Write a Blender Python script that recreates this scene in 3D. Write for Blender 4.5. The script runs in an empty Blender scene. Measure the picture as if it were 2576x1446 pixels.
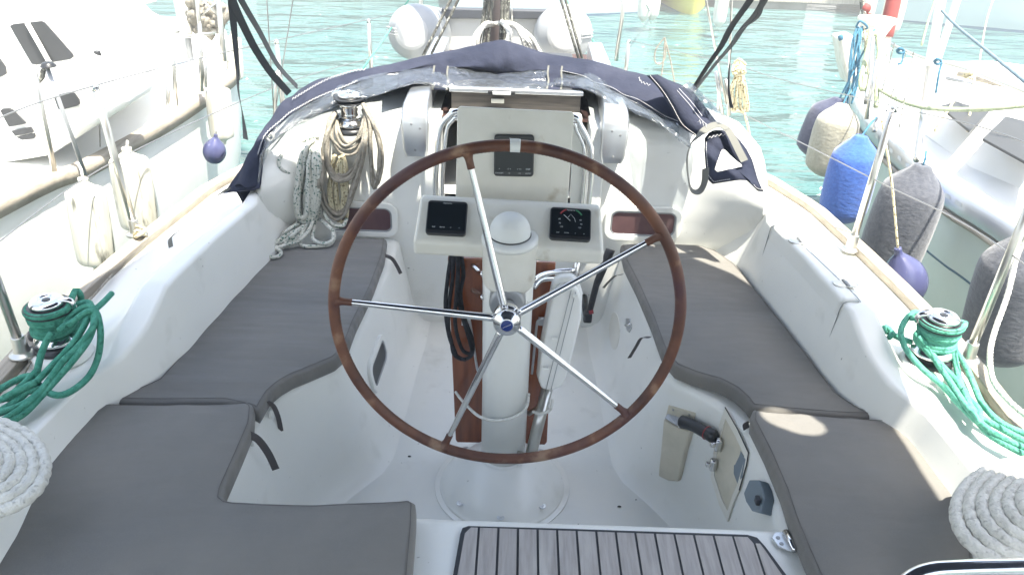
import bpy, bmesh, math, random
from mathutils import Vector, Matrix, noise
random.seed(7)
C = bpy.context.scene.collection
rad = math.radians
# ------------------------------------------------------------------ camera
F = 2003.0; CAMH = 1.85; P = rad(29); R = rad(2)
cam_d = bpy.data.cameras.new('camera'); cam = bpy.data.objects.new('camera', cam_d); C.objects.link(cam)
cam_d.sensor_width = 36; cam_d.lens = F/2576*36; cam_d.clip_start = .05; cam_d.clip_end = 3000
cam.matrix_world = Matrix.Translation((0, 0, CAMH)) @ Matrix.Rotation(rad(90)-P, 4, 'X') @ Matrix.Rotation(R, 4, 'Z')
bpy.context.scene.camera = cam

def ray(x, y):
    a = (x-1288)/F; b = (723-y)/F
    a, b = a*math.cos(R)-b*math.sin(R), a*math.sin(R)+b*math.cos(R)
    return Vector((a, math.cos(P)+b*math.sin(P), -math.sin(P)+b*math.cos(P)))
def Z(x, y, z):
    r = ray(x, y); t = (z-CAMH)/r.z; return Vector((r.x*t, r.y*t, z))
def Y(x, y, yy):
    r = ray(x, y); t = yy/r.y; return Vector((r.x*t, yy, CAMH+r.z*t))

# ------------------------------------------------------------------ materials
def mat(name, col, rough=.5, metal=0, spec=.5, **k):
    m = bpy.data.materials.new(name); m.use_nodes = True
    nt = m.node_tree; b = nt.nodes['Principled BSDF']
    b.inputs['Base Color'].default_value = (*col, 1); b.inputs['Roughness'].default_value = rough
    b.inputs['Metallic'].default_value = metal; b.inputs['Specular IOR Level'].default_value = spec
    for kk, v in k.items():
        b.inputs[kk.replace('_', ' ')].default_value = v
    return m
def nd(m, t, **k):
    n = m.node_tree.nodes.new(t)
    for a, v in k.items():
        if hasattr(n, a) and not isinstance(v, (tuple, float)) : setattr(n, a, v)
        else: n.inputs[a.replace('_', ' ')].default_value = v
    return n
def lk(m, a, b): m.node_tree.links.new(a, b)
def coord(m, scale=(1, 1, 1), rot=(0, 0, 0)):
    t = nd(m, 'ShaderNodeTexCoord'); mp = nd(m, 'ShaderNodeMapping')
    mp.inputs['Scale'].default_value = scale; mp.inputs['Rotation'].default_value = rot
    lk(m, t.outputs['Object'], mp.inputs['Vector']); return mp.outputs['Vector']
def varycol(m, c1, c2, scale=5, detail=6, lo=.35, hi=.65, sc=(1, 1, 1), rough=.6, prev=None):
    v = coord(m, sc); n = nd(m, 'ShaderNodeTexNoise'); n.inputs['Scale'].default_value = scale
    n.inputs['Detail'].default_value = detail; n.inputs['Roughness'].default_value = rough
    lk(m, v, n.inputs['Vector'])
    r = nd(m, 'ShaderNodeValToRGB'); r.color_ramp.elements[0].position = lo; r.color_ramp.elements[1].position = hi
    r.color_ramp.elements[0].color = (*c1, 1); r.color_ramp.elements[1].color = (*c2, 1)
    lk(m, n.outputs['Fac'], r.inputs['Fac'])
    lk(m, r.outputs['Color'], m.node_tree.nodes['Principled BSDF'].inputs['Base Color']); return r.outputs['Color']
def mixcol(m, base, c2, scale, lo, hi, detail=4, sc=(1, 1, 1)):
    v = coord(m, sc); n = nd(m, 'ShaderNodeTexNoise'); n.inputs['Scale'].default_value = scale; n.inputs['Detail'].default_value = detail
    lk(m, v, n.inputs['Vector'])
    r = nd(m, 'ShaderNodeMapRange'); r.inputs['From Min'].default_value = lo; r.inputs['From Max'].default_value = hi
    lk(m, n.outputs['Fac'], r.inputs['Value'])
    x = nd(m, 'ShaderNodeMix'); x.data_type = 'RGBA'
    lk(m, r.outputs['Result'], x.inputs[0]); lk(m, base, x.inputs[6]); x.inputs[7].default_value = (*c2, 1)
    lk(m, x.outputs[2], m.node_tree.nodes['Principled BSDF'].inputs['Base Color']); return x.outputs[2]
def bump(m, scale, dist, strength=.5, detail=3, sc=(1, 1, 1), chain=None, rough=.5):
    v = coord(m, sc); n = nd(m, 'ShaderNodeTexNoise'); n.inputs['Scale'].default_value = scale; n.inputs['Detail'].default_value = detail
    n.inputs['Roughness'].default_value = rough
    lk(m, v, n.inputs['Vector']); b = nd(m, 'ShaderNodeBump'); b.inputs['Strength'].default_value = strength
    b.inputs['Distance'].default_value = dist; lk(m, n.outputs['Fac'], b.inputs['Height'])
    if chain: lk(m, chain, b.inputs['Normal'])
    lk(m, b.outputs['Normal'], m.node_tree.nodes['Principled BSDF'].inputs['Normal']); return b.outputs['Normal']

M = {}
m = M['gel'] = mat('gelcoat', (.72, .73, .71), .28)
c = varycol(m, (.72, .725, .685), (.78, .78, .735), 2.2, 6, .3, .7)
c = mixcol(m, c, (.62, .62, .57), 7, .60, .80, 8)
c = mixcol(m, c, (.30, .29, .25), 60, .72, .78, 3)
b = bump(m, 14, .004, .12, 2); bump(m, 320, .0006, .25, 2, chain=b)
m = M['floor'] = mat('nonslip_gelcoat', (.66, .67, .65), .45)
c = varycol(m, (.66, .67, .64), (.74, .74, .69), 3, 6, .3, .7)
c = mixcol(m, c, (.56, .56, .52), 9, .60, .80, 10)
c = mixcol(m, c, (.16, .15, .13), 48, .73, .76, 4)
bump(m, 500, .001, .4, 1)
m = M['gel2'] = mat('cream_gelcoat', (.70, .68, .60), .33); c = varycol(m, (.66, .64, .56), (.73, .71, .64), 6, 5)
mixcol(m, c, (.42, .36, .26), 14, .62, .78, 6); bump(m, 200, .0008, .2)
m = M['wellcream'] = mat('aged_cream_plastic', (.55, .50, .38), .5); c = varycol(m, (.5, .47, .37), (.62, .57, .46), 9, 6)
mixcol(m, c, (.30, .22, .12), 20, .62, .75, 8, (1, 1, .4))
m = M['chrome'] = mat('polished_stainless', (.72, .72, .72), .09, 1); bump(m, 30, .002, .08)
mm = nd(m, 'ShaderNodeTexNoise'); mm.inputs['Scale'].default_value = 25; mm.inputs['Detail'].default_value = 5
rr = nd(m, 'ShaderNodeMapRange'); rr.inputs['To Min'].default_value = .05; rr.inputs['To Max'].default_value = .22
lk(m, mm.outputs['Fac'], rr.inputs['Value']); lk(m, rr.outputs['Result'], m.node_tree.nodes['Principled BSDF'].inputs['Roughness'])
m = M['alu'] = mat('brushed_aluminium', (.62, .64, .66), .38, .85); bump(m, 200, .0006, .3, sc=(1, 1, .08))
m = M['greymetal'] = mat('dull_grey_metal', (.33, .34, .35), .45, .6)
m = M['black'] = mat('black_plastic', (.02, .021, .023), .35); bump(m, 400, .0005, .25)
m = M['glassblack'] = mat('dark_display_glass', (.010, .013, .016), .12, spec=.4)
m = M['leather'] = mat('worn_brown_leather', (.12, .05, .035), .55)
c = varycol(m, (.050, .018, .014), (.19, .075, .034), 7, 9, .32, .68)
c = mixcol(m, c, (.30, .19, .12), 14, .56, .72, 10); mixcol(m, c, (.055, .02, .03), 5, .5, .7, 3)
b = bump(m, 60, .002, .4, 6); bump(m, 400, .0006, .5, 2, chain=b)
m = M['whipping'] = mat('white_leather_band', (.68, .69, .66), .6); bump(m, 150, .001, .3)
m = M['cushion'] = mat('taupe_cushion_fabric', (.15, .145, .135), .9, spec=.2, Sheen_Weight=.15)
c = varycol(m, (.140, .137, .129), (.192, .180, .160), 3, 5, .3, .7)
mixcol(m, c, (.21, .20, .185), 700, .5, .8, 2)
b = bump(m, 2.6, .055, .55, 3, sc=(.8, 1.8, 1)); b = bump(m, 9, .008, .3, 4, sc=(.5, 2, 1), chain=b); bump(m, 900, .0008, .5, 2, chain=b)
m = M['cushionw'] = mat('wrinkled_cushion_fabric', (.14, .14, .135), .9, spec=.2, Sheen_Weight=.15)
c = varycol(m, (.130, .129, .125), (.180, .170, .154), 3, 5, .3, .7); mixcol(m, c, (.21, .20, .185), 700, .5, .8, 2)
b = bump(m, 3.2, .06, .7, 2, sc=(.45, 2.4, 1)); b = bump(m, 16, .012, .4, 4, sc=(.3, 2, 1), chain=b); bump(m, 900, .0008, .5, 2, chain=b)
m = M['strap'] = mat('dark_taupe_webbing', (.07, .062, .062), .8); bump(m, 500, .001, .5)
m = M['webbing'] = mat('charcoal_webbing', (.035, .04, .046), .75); bump(m, 600, .001, .5)
m = M['greyweb'] = mat('grey_webbing', (.13, .13, .115), .8); bump(m, 600, .001, .5)
m = M['navy'] = mat('navy_canvas', (.022, .027, .045), .9, spec=.15)
varycol(m, (.019, .023, .040), (.040, .044, .066), 5, 6, .3, .7); b = bump(m, 6, .04, .8, 5); bump(m, 800, .0008, .5, 2, chain=b)
m = M['stitch'] = mat('white_stitching', (.75, .75, .72), .7)
m = M['teak'] = mat('weathered_teak', (.25, .22, .19), .75)
c = varycol(m, (.27, .25, .235), (.42, .39, .37), 10, 8, .3, .7, (9, .7, 1)); mixcol(m, c, (.48, .46, .43), 5, .55, .75, 5, (3, .6, 1))
bump(m, 30, .002, .4, 6, sc=(12, .6, 1))
m = M['teakrail'] = mat('bleached_teak_rail', (.33, .29, .23), .75)
varycol(m, (.24, .21, .17), (.42, .37, .30), 8, 8, .3, .7, (9, .6, 5)); bump(m, 30, .003, .5, 6, sc=(12, .6, 6))
m = M['caulk'] = mat('black_caulking', (.018, .02, .026), .6)
m = M['mahogany'] = mat('varnished_mahogany', (.28, .075, .025), .22, Coat_Weight=.5)
varycol(m, (.13, .036, .016), (.27, .085, .032), 6, 8, .3, .7, (6, 6, .5))
m = M['interior'] = mat('dark_wood_interior', (.06, .03, .025), .6)
m = M['ply'] = mat('dark_hatch_wood', (.11, .085, .07), .5); varycol(m, (.035, .030, .027), (.10, .085, .072), 12, 5, .35, .65, (.6, 4, 12))
def ropemat(name, c1, c2, fleck=None, fs=60):
    m = mat(name, c1, .85, spec=.2); c = varycol(m, c1, c2, 40, 3, .35, .65)
    if fleck: mixcol(m, c, fleck, fs, .60, .63, 1)
    mixcol(m, c, tuple(q*.72 for q in c1), 90, .56, .70, 3) if not fleck else None; bump(m, 200, .004, .9, 2); return m
M['ropewhite'] = ropemat('white_polyester_rope', (.58, .57, .52), (.70, .69, .63))
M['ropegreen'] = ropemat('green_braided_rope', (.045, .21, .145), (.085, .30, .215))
M['ropemint'] = ropemat('mint_green_rope', (.09, .34, .24), (.14, .42, .31))  # lighter green than the left winch rope
M['ropegrey'] = ropemat('grey_brown_braid_rope', (.24, .22, .18), (.34, .31, .26))
M['ropefleck'] = ropemat('white_rope_green_fleck', (.50, .51, .46), (.62, .62, .56), (.035, .12, .09), 120)
M['ropecream'] = ropemat('cream_rope', (.52, .46, .30), (.66, .60, .42), (.18, .14, .07), 110)
M['ropeblack'] = ropemat('black_rope', (.015, .016, .018), (.04, .04, .045))
M['ropedark'] = ropemat('dark_halyard_rope', (.06, .06, .055), (.16, .16, .14), (.35, .35, .30), 90)
M['ropeblue'] = ropemat('blue_cord', (.04, .13, .20), (.07, .19, .27))
M['ropeyellow'] = ropemat('pale_green_hose', (.33, .38, .24), (.42, .46, .30))
M['wire'] = mat('steel_wire', (.30, .30, .30), .35, .8)
m = M['stainless'] = mat('dull_stanchion_steel', (.55, .54, .50), .28, .9)
def fabric(name, c1, c2, s=60):
    m = mat(name, c1, .95, spec=.15, Sheen_Weight=.3); varycol(m, c1, c2, s, 4, .3, .7); b = bump(m, 40, .006, .6, 4, sc=(1, 1, 2)); bump(m, 500, .001, .5, chain=b); return m
M['fnavy'] = fabric('navy_fender_sock', (.035, .04, .075), (.06, .065, .105))
M['fcharcoal'] = fabric('charcoal_fender_sock', (.055, .06, .075), (.10, .105, .12))
M['fbeige'] = fabric('beige_fender_sock', (.28, .265, .205), (.36, .34, .27))
M['fblue'] = fabric('blue_fender_sock', (.035, .09, .33), (.05, .13, .42))
M['fpurple'] = mat('violet_blue_vinyl', (.065, .07, .15), .18)
M['fwhite'] = mat('white_vinyl_fender', (.62, .60, .52), .4)
c = varycol(M['fwhite'], (.52, .49, .40), (.68, .67, .6), 5, 5, .3, .6, (6, 6, .6))
M['dirtyfender'] = mat('scuffed_cream_fender', (.5, .46, .34), .5)
c = varycol(M['dirtyfender'], (.50, .47, .35), (.66, .64, .55), 6, 5, .3, .6, (8, 8, .5)); mixcol(M['dirtyfender'], c, (.10, .10, .08), 9, .60, .70, 4, (3, 3, .6))
m = M['boatwhite'] = mat('neighbour_white_gelcoat', (.78, .78, .75), .3); varycol(m, (.72, .72, .69), (.80, .80, .77), 2, 5)
m = M['boatgrey'] = mat('pale_hull_paint', (.55, .60, .56), .25); varycol(m, (.50, .55, .51), (.60, .64, .60), 1.2, 5)
m = M['tint'] = mat('tinted_acrylic', (.045, .047, .05), .38, spec=.2)
m = M['purpleglass'] = mat('tinted_port_acrylic', (.10, .055, .06), .10); varycol(m, (.075, .045, .055), (.16, .09, .085), 3, 4)
m = M['pvc'] = mat('grey_inflatable_pvc', (.27, .28, .29), .35); varycol(m, (.25, .265, .27), (.31, .32, .33), 2, 4)
m = M['pvclight'] = mat('pale_inflatable_pvc', (.40, .405, .40), .4)
m = M['pvcdark'] = mat('dark_transom_band', (.05, .055, .065), .6)
m = M['yellow'] = mat('yellow_hull_paint', (.55, .48, .06), .35)
m = M['bluepaint'] = mat('pale_blue_hull_paint', (.48, .57, .58), .35)
m = M['dkblue'] = mat('dark_blue_boot_stripe', (.03, .09, .16), .4)
m = M['red'] = mat('red_canvas', (.26, .045, .04), .7)
m = M['badge'] = mat('blue_badge_enamel', (.01, .03, .16), .2)
m = M['print'] = mat('pale_printing', (.55, .58, .58), .5)
m = M['printred'] = mat('red_printing', (.28, .03, .035), .5)
m = M['printgreen'] = mat('green_printing', (.03, .20, .08), .5)
m = M['greyplastic'] = mat('blue_grey_plastic', (.16, .20, .23), .45); bump(m, 80, .001, .2)
m = M['pontoon'] = mat('pontoon_planks', (.42, .37, .30), .8); varycol(m, (.30, .26, .21), (.50, .45, .38), 6, 6, .3, .7, (8, 1, 1))
m = M['concrete'] = mat('pontoon_float', (.10, .12, .11), .8); varycol(m, (.06, .08, .075), (.18, .19, .17), 3, 6)
m = M['dirt'] = mat('dark_crumb', (.03, .028, .022), .9)
# clear vinyl
m = M['vinyl'] = bpy.data.materials.new('clear_vinyl'); m.use_nodes = True
nt = m.node_tree; nt.nodes.remove(nt.nodes['Principled BSDF']); o = nt.nodes['Material Output']
tr = nd(m, 'ShaderNodeBsdfTransparent'); tr.inputs['Color'].default_value = (.82, .85, .87, 1)
gl = nd(m, 'ShaderNodeBsdfGlossy'); gl.inputs['Roughness'].default_value = .12; df = nd(m, 'ShaderNodeBsdfDiffuse'); df.inputs['Color'].default_value = (.18, .20, .22, 1)
v = coord(m); n = nd(m, 'ShaderNodeTexNoise'); n.inputs['Scale'].default_value = 11; n.inputs['Detail'].default_value = 5; n.inputs['Distortion'].default_value = 1.2; lk(m, v, n.inputs['Vector'])
bb = nd(m, 'ShaderNodeBump'); bb.inputs['Strength'].default_value = 1; bb.inputs['Distance'].default_value = .03; lk(m, n.outputs['Fac'], bb.inputs['Height'])
lk(m, bb.outputs['Normal'], gl.inputs['Normal']); lk(m, bb.outputs['Normal'], df.inputs['Normal'])
lw = nd(m, 'ShaderNodeLayerWeight'); lw.inputs['Blend'].default_value = .35; lk(m, bb.outputs['Normal'], lw.inputs['Normal'])
m1 = nd(m, 'ShaderNodeMixShader'); m1.inputs['Fac'].default_value = .20; lk(m, tr.outputs[0], m1.inputs[1]); lk(m, df.outputs[0], m1.inputs[2])
m2 = nd(m, 'ShaderNodeMixShader'); mr = nd(m, 'ShaderNodeMapRange'); mr.inputs['To Min'].default_value = .04; mr.inputs['To Max'].default_value = .40
lk(m, lw.outputs['Facing'], mr.inputs['Value']); lk(m, mr.outputs['Result'], m2.inputs['Fac']); lk(m, m1.outputs[0], m2.inputs[1]); lk(m, gl.outputs[0], m2.inputs[2]); lk(m, m2.outputs[0], o.inputs['Surface'])

# ------------------------------------------------------------------ objects
def thing(name, label, cat, loc=(0, 0, 0), group=None, kind=None):
    o = bpy.data.objects.new(name, None); C.objects.link(o); o.location = loc; o.empty_display_size = .1
    tag(o, label, cat, group, kind); return o
def tag(o, label=None, cat=None, group=None, kind=None):
    if label: o['label'] = label
    if cat: o['category'] = cat
    if group: o['group'] = group
    if kind: o['kind'] = kind
    return o
def wloc(o):
    l = Vector(o.location)
    while o.parent: o = o.parent; l += Vector(o.location)
    return l
def link(name, me_or_bm, m, parent=None, smooth=True, wn=False):
    """mesh built in world space -> one object"""
    if isinstance(me_or_bm, bmesh.types.BMesh):
        me = bpy.data.meshes.new(name); bmesh.ops.recalc_face_normals(me_or_bm, faces=me_or_bm.faces) if wn != 'keep' else None
        me_or_bm.to_mesh(me); me_or_bm.free()
    else: me = me_or_bm
    if parent: off = wloc(parent)
    else:
        cs = [v.co for v in me.vertices]
        off = Vector(((min(c.x for c in cs)+max(c.x for c in cs))/2, (min(c.y for c in cs)+max(c.y for c in cs))/2, min(c.z for c in cs)))
    me.transform(Matrix.Translation(-off))
    o = bpy.data.objects.new(name, me); C.objects.link(o)
    if parent: o.parent = parent
    else: o.location = off
    if m: me.materials.append(m)
    if smooth:
        for p in me.polygons: p.use_smooth = True
    if wn is True: 
        w = o.modifiers.new('wn', 'WEIGHTED_NORMAL'); w.keep_sharp = True
    return o
def grid(bm, rows, closeu=False, closev=False, cap=False):
    vs = [[bm.verts.new(p) for p in r] for r in rows]; n = len(rows[0])
    for i in range(len(rows)-(0 if closev else 1)):
        a = vs[i]; b = vs[(i+1) % len(rows)]
        for j in range(n-(0 if closeu else 1)):
            bm.faces.new((a[j], a[(j+1) % n], b[(j+1) % n], b[j]))
    if cap:
        bm.faces.new(vs[0][::-1]); bm.faces.new(vs[-1])
    return vs
def catmull(pts, n=8, closed=False):
    pts = [Vector(p) for p in pts]; out = []; N = len(pts)
    if N == 2 and not closed: return [pts[0].lerp(pts[1], i/n) for i in range(n+1)]
    for i in range(N if closed else N-1):
        if closed: p0, p1, p2, p3 = pts[i-1], pts[i], pts[(i+1) % N], pts[(i+2) % N]
        else:
            p1, p2 = pts[i], pts[i+1]; p0 = pts[i-1] if i else p1*2-p2; p3 = pts[i+2] if i+2 < N else p2*2-p1
        for k in range(n):
            t = k/n; out.append(.5*((2*p1)+(p2-p0)*t+(2*p0-5*p1+4*p2-p3)*t*t+(3*p1-p0-3*p2+p3)*t**3))
    if not closed: out.append(pts[-1])
    return out
def resample(pts, step, closed=False):
    pts = list(pts)+([pts[0]] if closed else []); out = [pts[0].copy()]; acc = 0
    L = sum((pts[i+1]-pts[i]).length for i in range(len(pts)-1)); n = max(2, int(round(L/step))); step = L/n
    for i in range(len(pts)-1):
        d = (pts[i+1]-pts[i]).length
        if d < 1e-9: continue
        t = step-acc
        while t <= d+1e-9 and len(out) <= n:
            out.append(pts[i].lerp(pts[i+1], min(1, t/d))); t += step
        acc = d-(t-step)
    if closed: out = out[:n]
    return out
def tube(bm, pts, r, seg=8, closed=False, twist=0, rend=None, flat=1, caps=True, ph=0):
    """r may be a function of 0..1; twist = pitch in metres of a three strand lay"""
    n = len(pts); T = []
    for i in range(n):
        a = pts[i-1] if (i or closed) else pts[0]; b = pts[(i+1) % n] if (i < n-1 or closed) else pts[-1]
        t = (b-a); T.append(t.normalized() if t.length > 1e-9 else Vector((0, 0, 1)))
    u = T[0].orthogonal().normalized(); fr = []; s = 0
    for i in range(n):
        if i: s += (pts[i]-pts[i-1]).length
        u = (u-T[i]*u.dot(T[i])); u = u.normalized() if u.length > 1e-6 else T[i].orthogonal().normalized()
        fr.append((u.copy(), T[i].cross(u), s))
    rows = []
    for i in range(n):
        u, v, s = fr[i]; rr = r(i/(n-1)) if callable(r) else r; row = []
        for k in range(seg):
            a = 2*math.pi*k/seg; q = rr
            if twist: q = rr*(.84+.18*abs(math.cos(1.5*(a-2*math.pi*s/twist)+ph)))
            row.append(pts[i]+u*math.cos(a)*q+v*math.sin(a)*q*flat)
        rows.append(row)
    grid(bm, rows, closeu=True, closev=closed, cap=(caps and not closed))
def rope(name, strands, r, m, parent=None, twist=0, seg=8, closed=False, step=None, label=None, cat=None, group=None, jit=0):
    """strands: list of control point lists"""
    bm = bmesh.new()
    for st in strands:
        st = [Vector(p) for p in st]
        if jit: st = [p+Vector((random.uniform(-jit, jit), random.uniform(-jit, jit), random.uniform(-jit, jit)*.6)) for p in st]
        pts = resample(catmull(st, 8, closed), step or (r*.45 if twist else r*1.2), closed)
        tube(bm, pts, r, (14 if twist else seg), closed, twist)
    o = link(name, bm, m, parent)
    if label: tag(o, label, cat, group)
    return o
def bar(name, a, b, r, m, parent=None, seg=10, **k):
    bm = bmesh.new(); tube(bm, [Vector(a), Vector(b)], r, seg); o = link(name, bm, m, parent)
    if k: tag(o, **k)
    return o
def axes(d, up=(0, 0, 1)):
    d = Vector(d).normalized(); u = Vector(up)
    if abs(d.dot(u)) > .98: u = Vector((0, 1, 0))
    x = u.cross(d).normalized(); y = d.cross(x); return x, y, d
def lathe(bm, prof, o, d=(0, 0, 1), seg=28, f=None):
    """prof [(r,h)...] around axis d through o"""
    x, y, d = axes(d); o = Vector(o); rows = []
    for r, h in prof:
        rows.append([o+d*h+(x*math.cos(2*math.pi*k/seg)+y*math.sin(2*math.pi*k/seg))*(max(r, 1e-4)*(f(2*math.pi*k/seg, r, h) if f else 1)) for k in range(seg)])
    grid(bm, rows, closeu=True, cap=True)
def roundprof(prof, rr=.004, n=3):
    out = [prof[0]]
    for i in range(1, len(prof)-1):
        a, b, c = (Vector(p).to_3d() for p in prof[i-1:i+2])
        la, lc = (a-b).length, (c-b).length; q = min(rr, la*.45, lc*.45)
        p0 = b+(a-b).normalized()*q; p2 = b+(c-b).normalized()*q
        for k in range(n+1):
            t = k/n; p = p0*(1-t)**2+b*2*t*(1-t)+p2*t*t; out.append((p.x, p.y))
    out.append(prof[-1]); return out
def lath(name, prof, o, d, m, parent=None, seg=28, rr=.004, f=None, **k):
    bm = bmesh.new(); lathe(bm, roundprof(prof, rr), o, d, seg, f); ob = link(name, bm, m, parent)
    if k: tag(ob, **k)
    return ob
def box(bm, c, s, rot=None):
    r = bmesh.ops.create_cube(bm, size=1); M4 = Matrix.Translation(c) @ (rot.to_4x4() if rot else Matrix.Identity(4)) @ Matrix.Diagonal((*s, 1))
    bmesh.ops.transform(bm, matrix=M4, verts=r['verts']); return r['verts']
def bevobj(o, w=.004, seg=3, ang=35):
    b = o.modifiers.new('bevel', 'BEVEL'); b.width = w; b.segments = seg; b.limit_method = 'ANGLE'; b.angle_limit = rad(ang)
    w_ = o.modifiers.new('wn', 'WEIGHTED_NORMAL'); w_.keep_sharp = True; return o
def boxo(name, c, s, m, parent=None, rot=None, bev=.004, **k):
    bm = bmesh.new(); box(bm, c, s, rot); o = link(name, bm, m, parent); 
    if bev: bevobj(o, bev)
    if k: tag(o, **k)
    return o
def newell(pts):
    n = Vector((0, 0, 0))
    for i, a in enumerate(pts):
        b = pts[(i+1) % len(pts)]; n += Vector(((a.y-b.y)*(a.z+b.z), (a.z-b.z)*(a.x+b.x), (a.x-b.x)*(a.y+b.y)))
    return n.normalized()
def plate(name, pts, th, m, parent=None, bev=.003, toward=None, **k):
    """closed outline of world points extruded by th against its normal (normal turned towards 'toward' or the camera side)"""
    pts = [Vector(p) for p in pts]; n = newell(pts); cc = sum(pts, Vector())/len(pts)
    tw = Vector(toward) if toward else Vector((0, 0, CAMH))-cc
    if n.dot(tw) < 0: n = -n; pts = pts[::-1]
    bm = bmesh.new(); a = [bm.verts.new(p) for p in pts]; b = [bm.verts.new(p-n*th) for p in pts]
    bm.faces.new(a); bm.faces.new(b[::-1]); L = len(pts)
    for i in range(L): bm.faces.new((a[i], b[i], b[(i+1) % L], a[(i+1) % L]))
    o = link(name, bm, m, parent)
    if bev: bevobj(o, bev)
    else:
        for p in o.data.polygons: p.use_smooth = False
    if k: tag(o, **k)
    return o
def rrect(c, ux, uy, w, h, r, n=5):
    """rounded rectangle outline in plane ux,uy"""
    c = Vector(c); ux = Vector(ux).normalized(); uy = Vector(uy).normalized(); out = []
    for sx, sy, a0 in ((1, 1, 0), (-1, 1, 90), (-1, -1, 180), (1, -1, 270)):
        for k in range(n+1):
            a = rad(a0+90*k/n); out.append(c+ux*(sx*(w/2-r)+math.cos(a)*r)+uy*(sy*(h/2-r)+math.sin(a)*r))
    return out
def ringplate(name, outer, inner, th, m, parent=None, toward=None, bev=.002):
    outer = [Vector(p) for p in outer]; inner = [Vector(p) for p in inner]; n = newell(outer)
    if n.dot(Vector(toward) if toward else Vector((0, 0, CAMH))-outer[0]) < 0: n = -n
    bm = bmesh.new(); L = len(outer)
    loops = [[bm.verts.new(p) for p in q] for q in (outer, inner, [p-n*th for p in inner], [p-n*th for p in outer])]
    for a in range(4):
        p, q = loops[a], loops[(a+1) % 4]
        for i in range(L): bm.faces.new((p[i], p[(i+1) % L], q[(i+1) % L], q[i]))
    o = link(name, bm, m, parent); bevobj(o, bev) if bev else None; return o
def ribbon(bm, pts, w, th=.0015, side=None):
    """flat webbing along pts; side = width direction (vector or function of t)"""
    n = len(pts); rows = []
    for i in range(n):
        t = (pts[min(n-1, i+1)]-pts[max(0, i-1)]).normalized(); s = Vector(side(i/(n-1)) if callable(side) else side); s = (s-t*s.dot(t)).normalized(); nn = t.cross(s)
        ww = w(i/(n-1)) if callable(w) else w
        rows.append([pts[i]+s*ww/2+nn*th/2, pts[i]-s*ww/2+nn*th/2, pts[i]-s*ww/2-nn*th/2, pts[i]+s*ww/2-nn*th/2])
    grid(bm, rows, closeu=True, cap=True)
def webbing(name, pts, w, m, parent=None, side=(1, 0, 0), th=.0015, **k):
    bm = bmesh.new(); ribbon(bm, catmull(pts, 8), w, th, side); o = link(name, bm, m, parent, smooth=False)
    if k: tag(o, **k)
    return o
def text(name, body, size, origin, ux, uy, m, parent=None, th=.0002):
    cu = bpy.data.curves.new(name, 'FONT'); cu.body = body; cu.size = size; cu.align_x = 'CENTER'; cu.extrude = th
    o = bpy.data.objects.new('t', cu); C.objects.link(o); dg = bpy.context.evaluated_depsgraph_get(); dg.update()
    me = bpy.data.meshes.new_from_object(o.evaluated_get(dg)); bpy.data.objects.remove(o)
    ux = Vector(ux).normalized(); uy = Vector(uy).normalized(); uz = ux.cross(uy)
    Mx = Matrix((ux, uy, uz)).transposed().to_4x4(); Mx.translation = Vector(origin); me.transform(Mx); me.materials.clear()
    return link(name, me, m, parent, smooth=False)
def dup(o, loc=None, parent=None, label=None):
    c = o.copy(); C.objects.link(c)
    if parent: c.parent = parent
    if loc is not None: c.location = loc
    if label: c['label'] = label
    for ch in list(o.children): dup(ch, None, c)
    return c
def fillet(pts, rr, n=4):
    out = [pts[0]]
    for i in range(1, len(pts)-1):
        a, b, c = Vector(pts[i-1]), Vector(pts[i]), Vector(pts[i+1]); q = min(rr[i-1], (a-b).length*.47, (c-b).length*.47)
        p0 = b+(a-b).normalized()*q; p2 = b+(c-b).normalized()*q
        for k in range(n+1):
            t = k/n; p = p0*(1-t)**2+b*2*t*(1-t)+p2*t*t; out.append((p.x, p.y))
    out.append(pts[-1]); return out
def lerp(a, b, t): return a+(b-a)*t
def interp(tab, y):
    if y <= tab[0][0]: return list(tab[0][1:])
    for a, b in zip(tab, tab[1:]):
        if y <= b[0]:
            t = (y-a[0])/(b[0]-a[0]); return [lerp(p, q, t) for p, q in zip(a[1:], b[1:])]
    return list(tab[-1][1:])
X0 = -.01

M['seam'] = mat('cushion_piping', (.085, .08, .074), .9)
M['ropeslate'] = ropemat('grey_blue_line', (.13, .19, .23), (.20, .27, .31))
# ------------------------------------------------------------------ light, sky, water
sc = bpy.context.scene
SUN = Vector((.25, -.27, 1)).normalized()
W = bpy.data.worlds.new('World'); sc.world = W; W.use_nodes = True
sk = W.node_tree.nodes.new('ShaderNodeTexSky'); sk.sky_type = 'NISHITA'; sk.sun_disc = False
sk.sun_elevation = math.asin(SUN.z); sk.sun_rotation = math.atan2(SUN.x, SUN.y); sk.air_density = 1.2; sk.dust_density = 2.0
bg = W.node_tree.nodes['Background']; bg.inputs['Strength'].default_value = .13
W.node_tree.links.new(sk.outputs[0], bg.inputs['Color'])
sd = bpy.data.lights.new('sun', 'SUN'); sd.energy = 5.0; sd.angle = rad(.6); sd.color = (1, .95, .84)
so = bpy.data.objects.new('sun', sd); C.objects.link(so); so.rotation_euler = (-SUN).to_track_quat('-Z', 'Y').to_euler()
sc.view_settings.view_transform = 'Standard'; sc.view_settings.look = 'None'; sc.view_settings.gamma = 1; sc.view_settings.exposure = 2.2
sc.cycles.max_bounces = 8; sc.cycles.transparent_max_bounces = 12
WZ = -.5
m = mat('harbour_water', (.035, .20, .20), .04, spec=.5, IOR=1.33)
varycol(m, (.045, .125, .125), (.085, .160, .148), .5, 3, .3, .7)
b = bump(m, 1.3, .55, .8, 2, sc=(.5, 1.4, 1), rough=.5); b = bump(m, 4.5, .16, .85, 3, sc=(.55, 1.5, 1), chain=b); bump(m, .45, .8, .5, 2, sc=(.7, 1.2, 1), chain=b)
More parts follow.
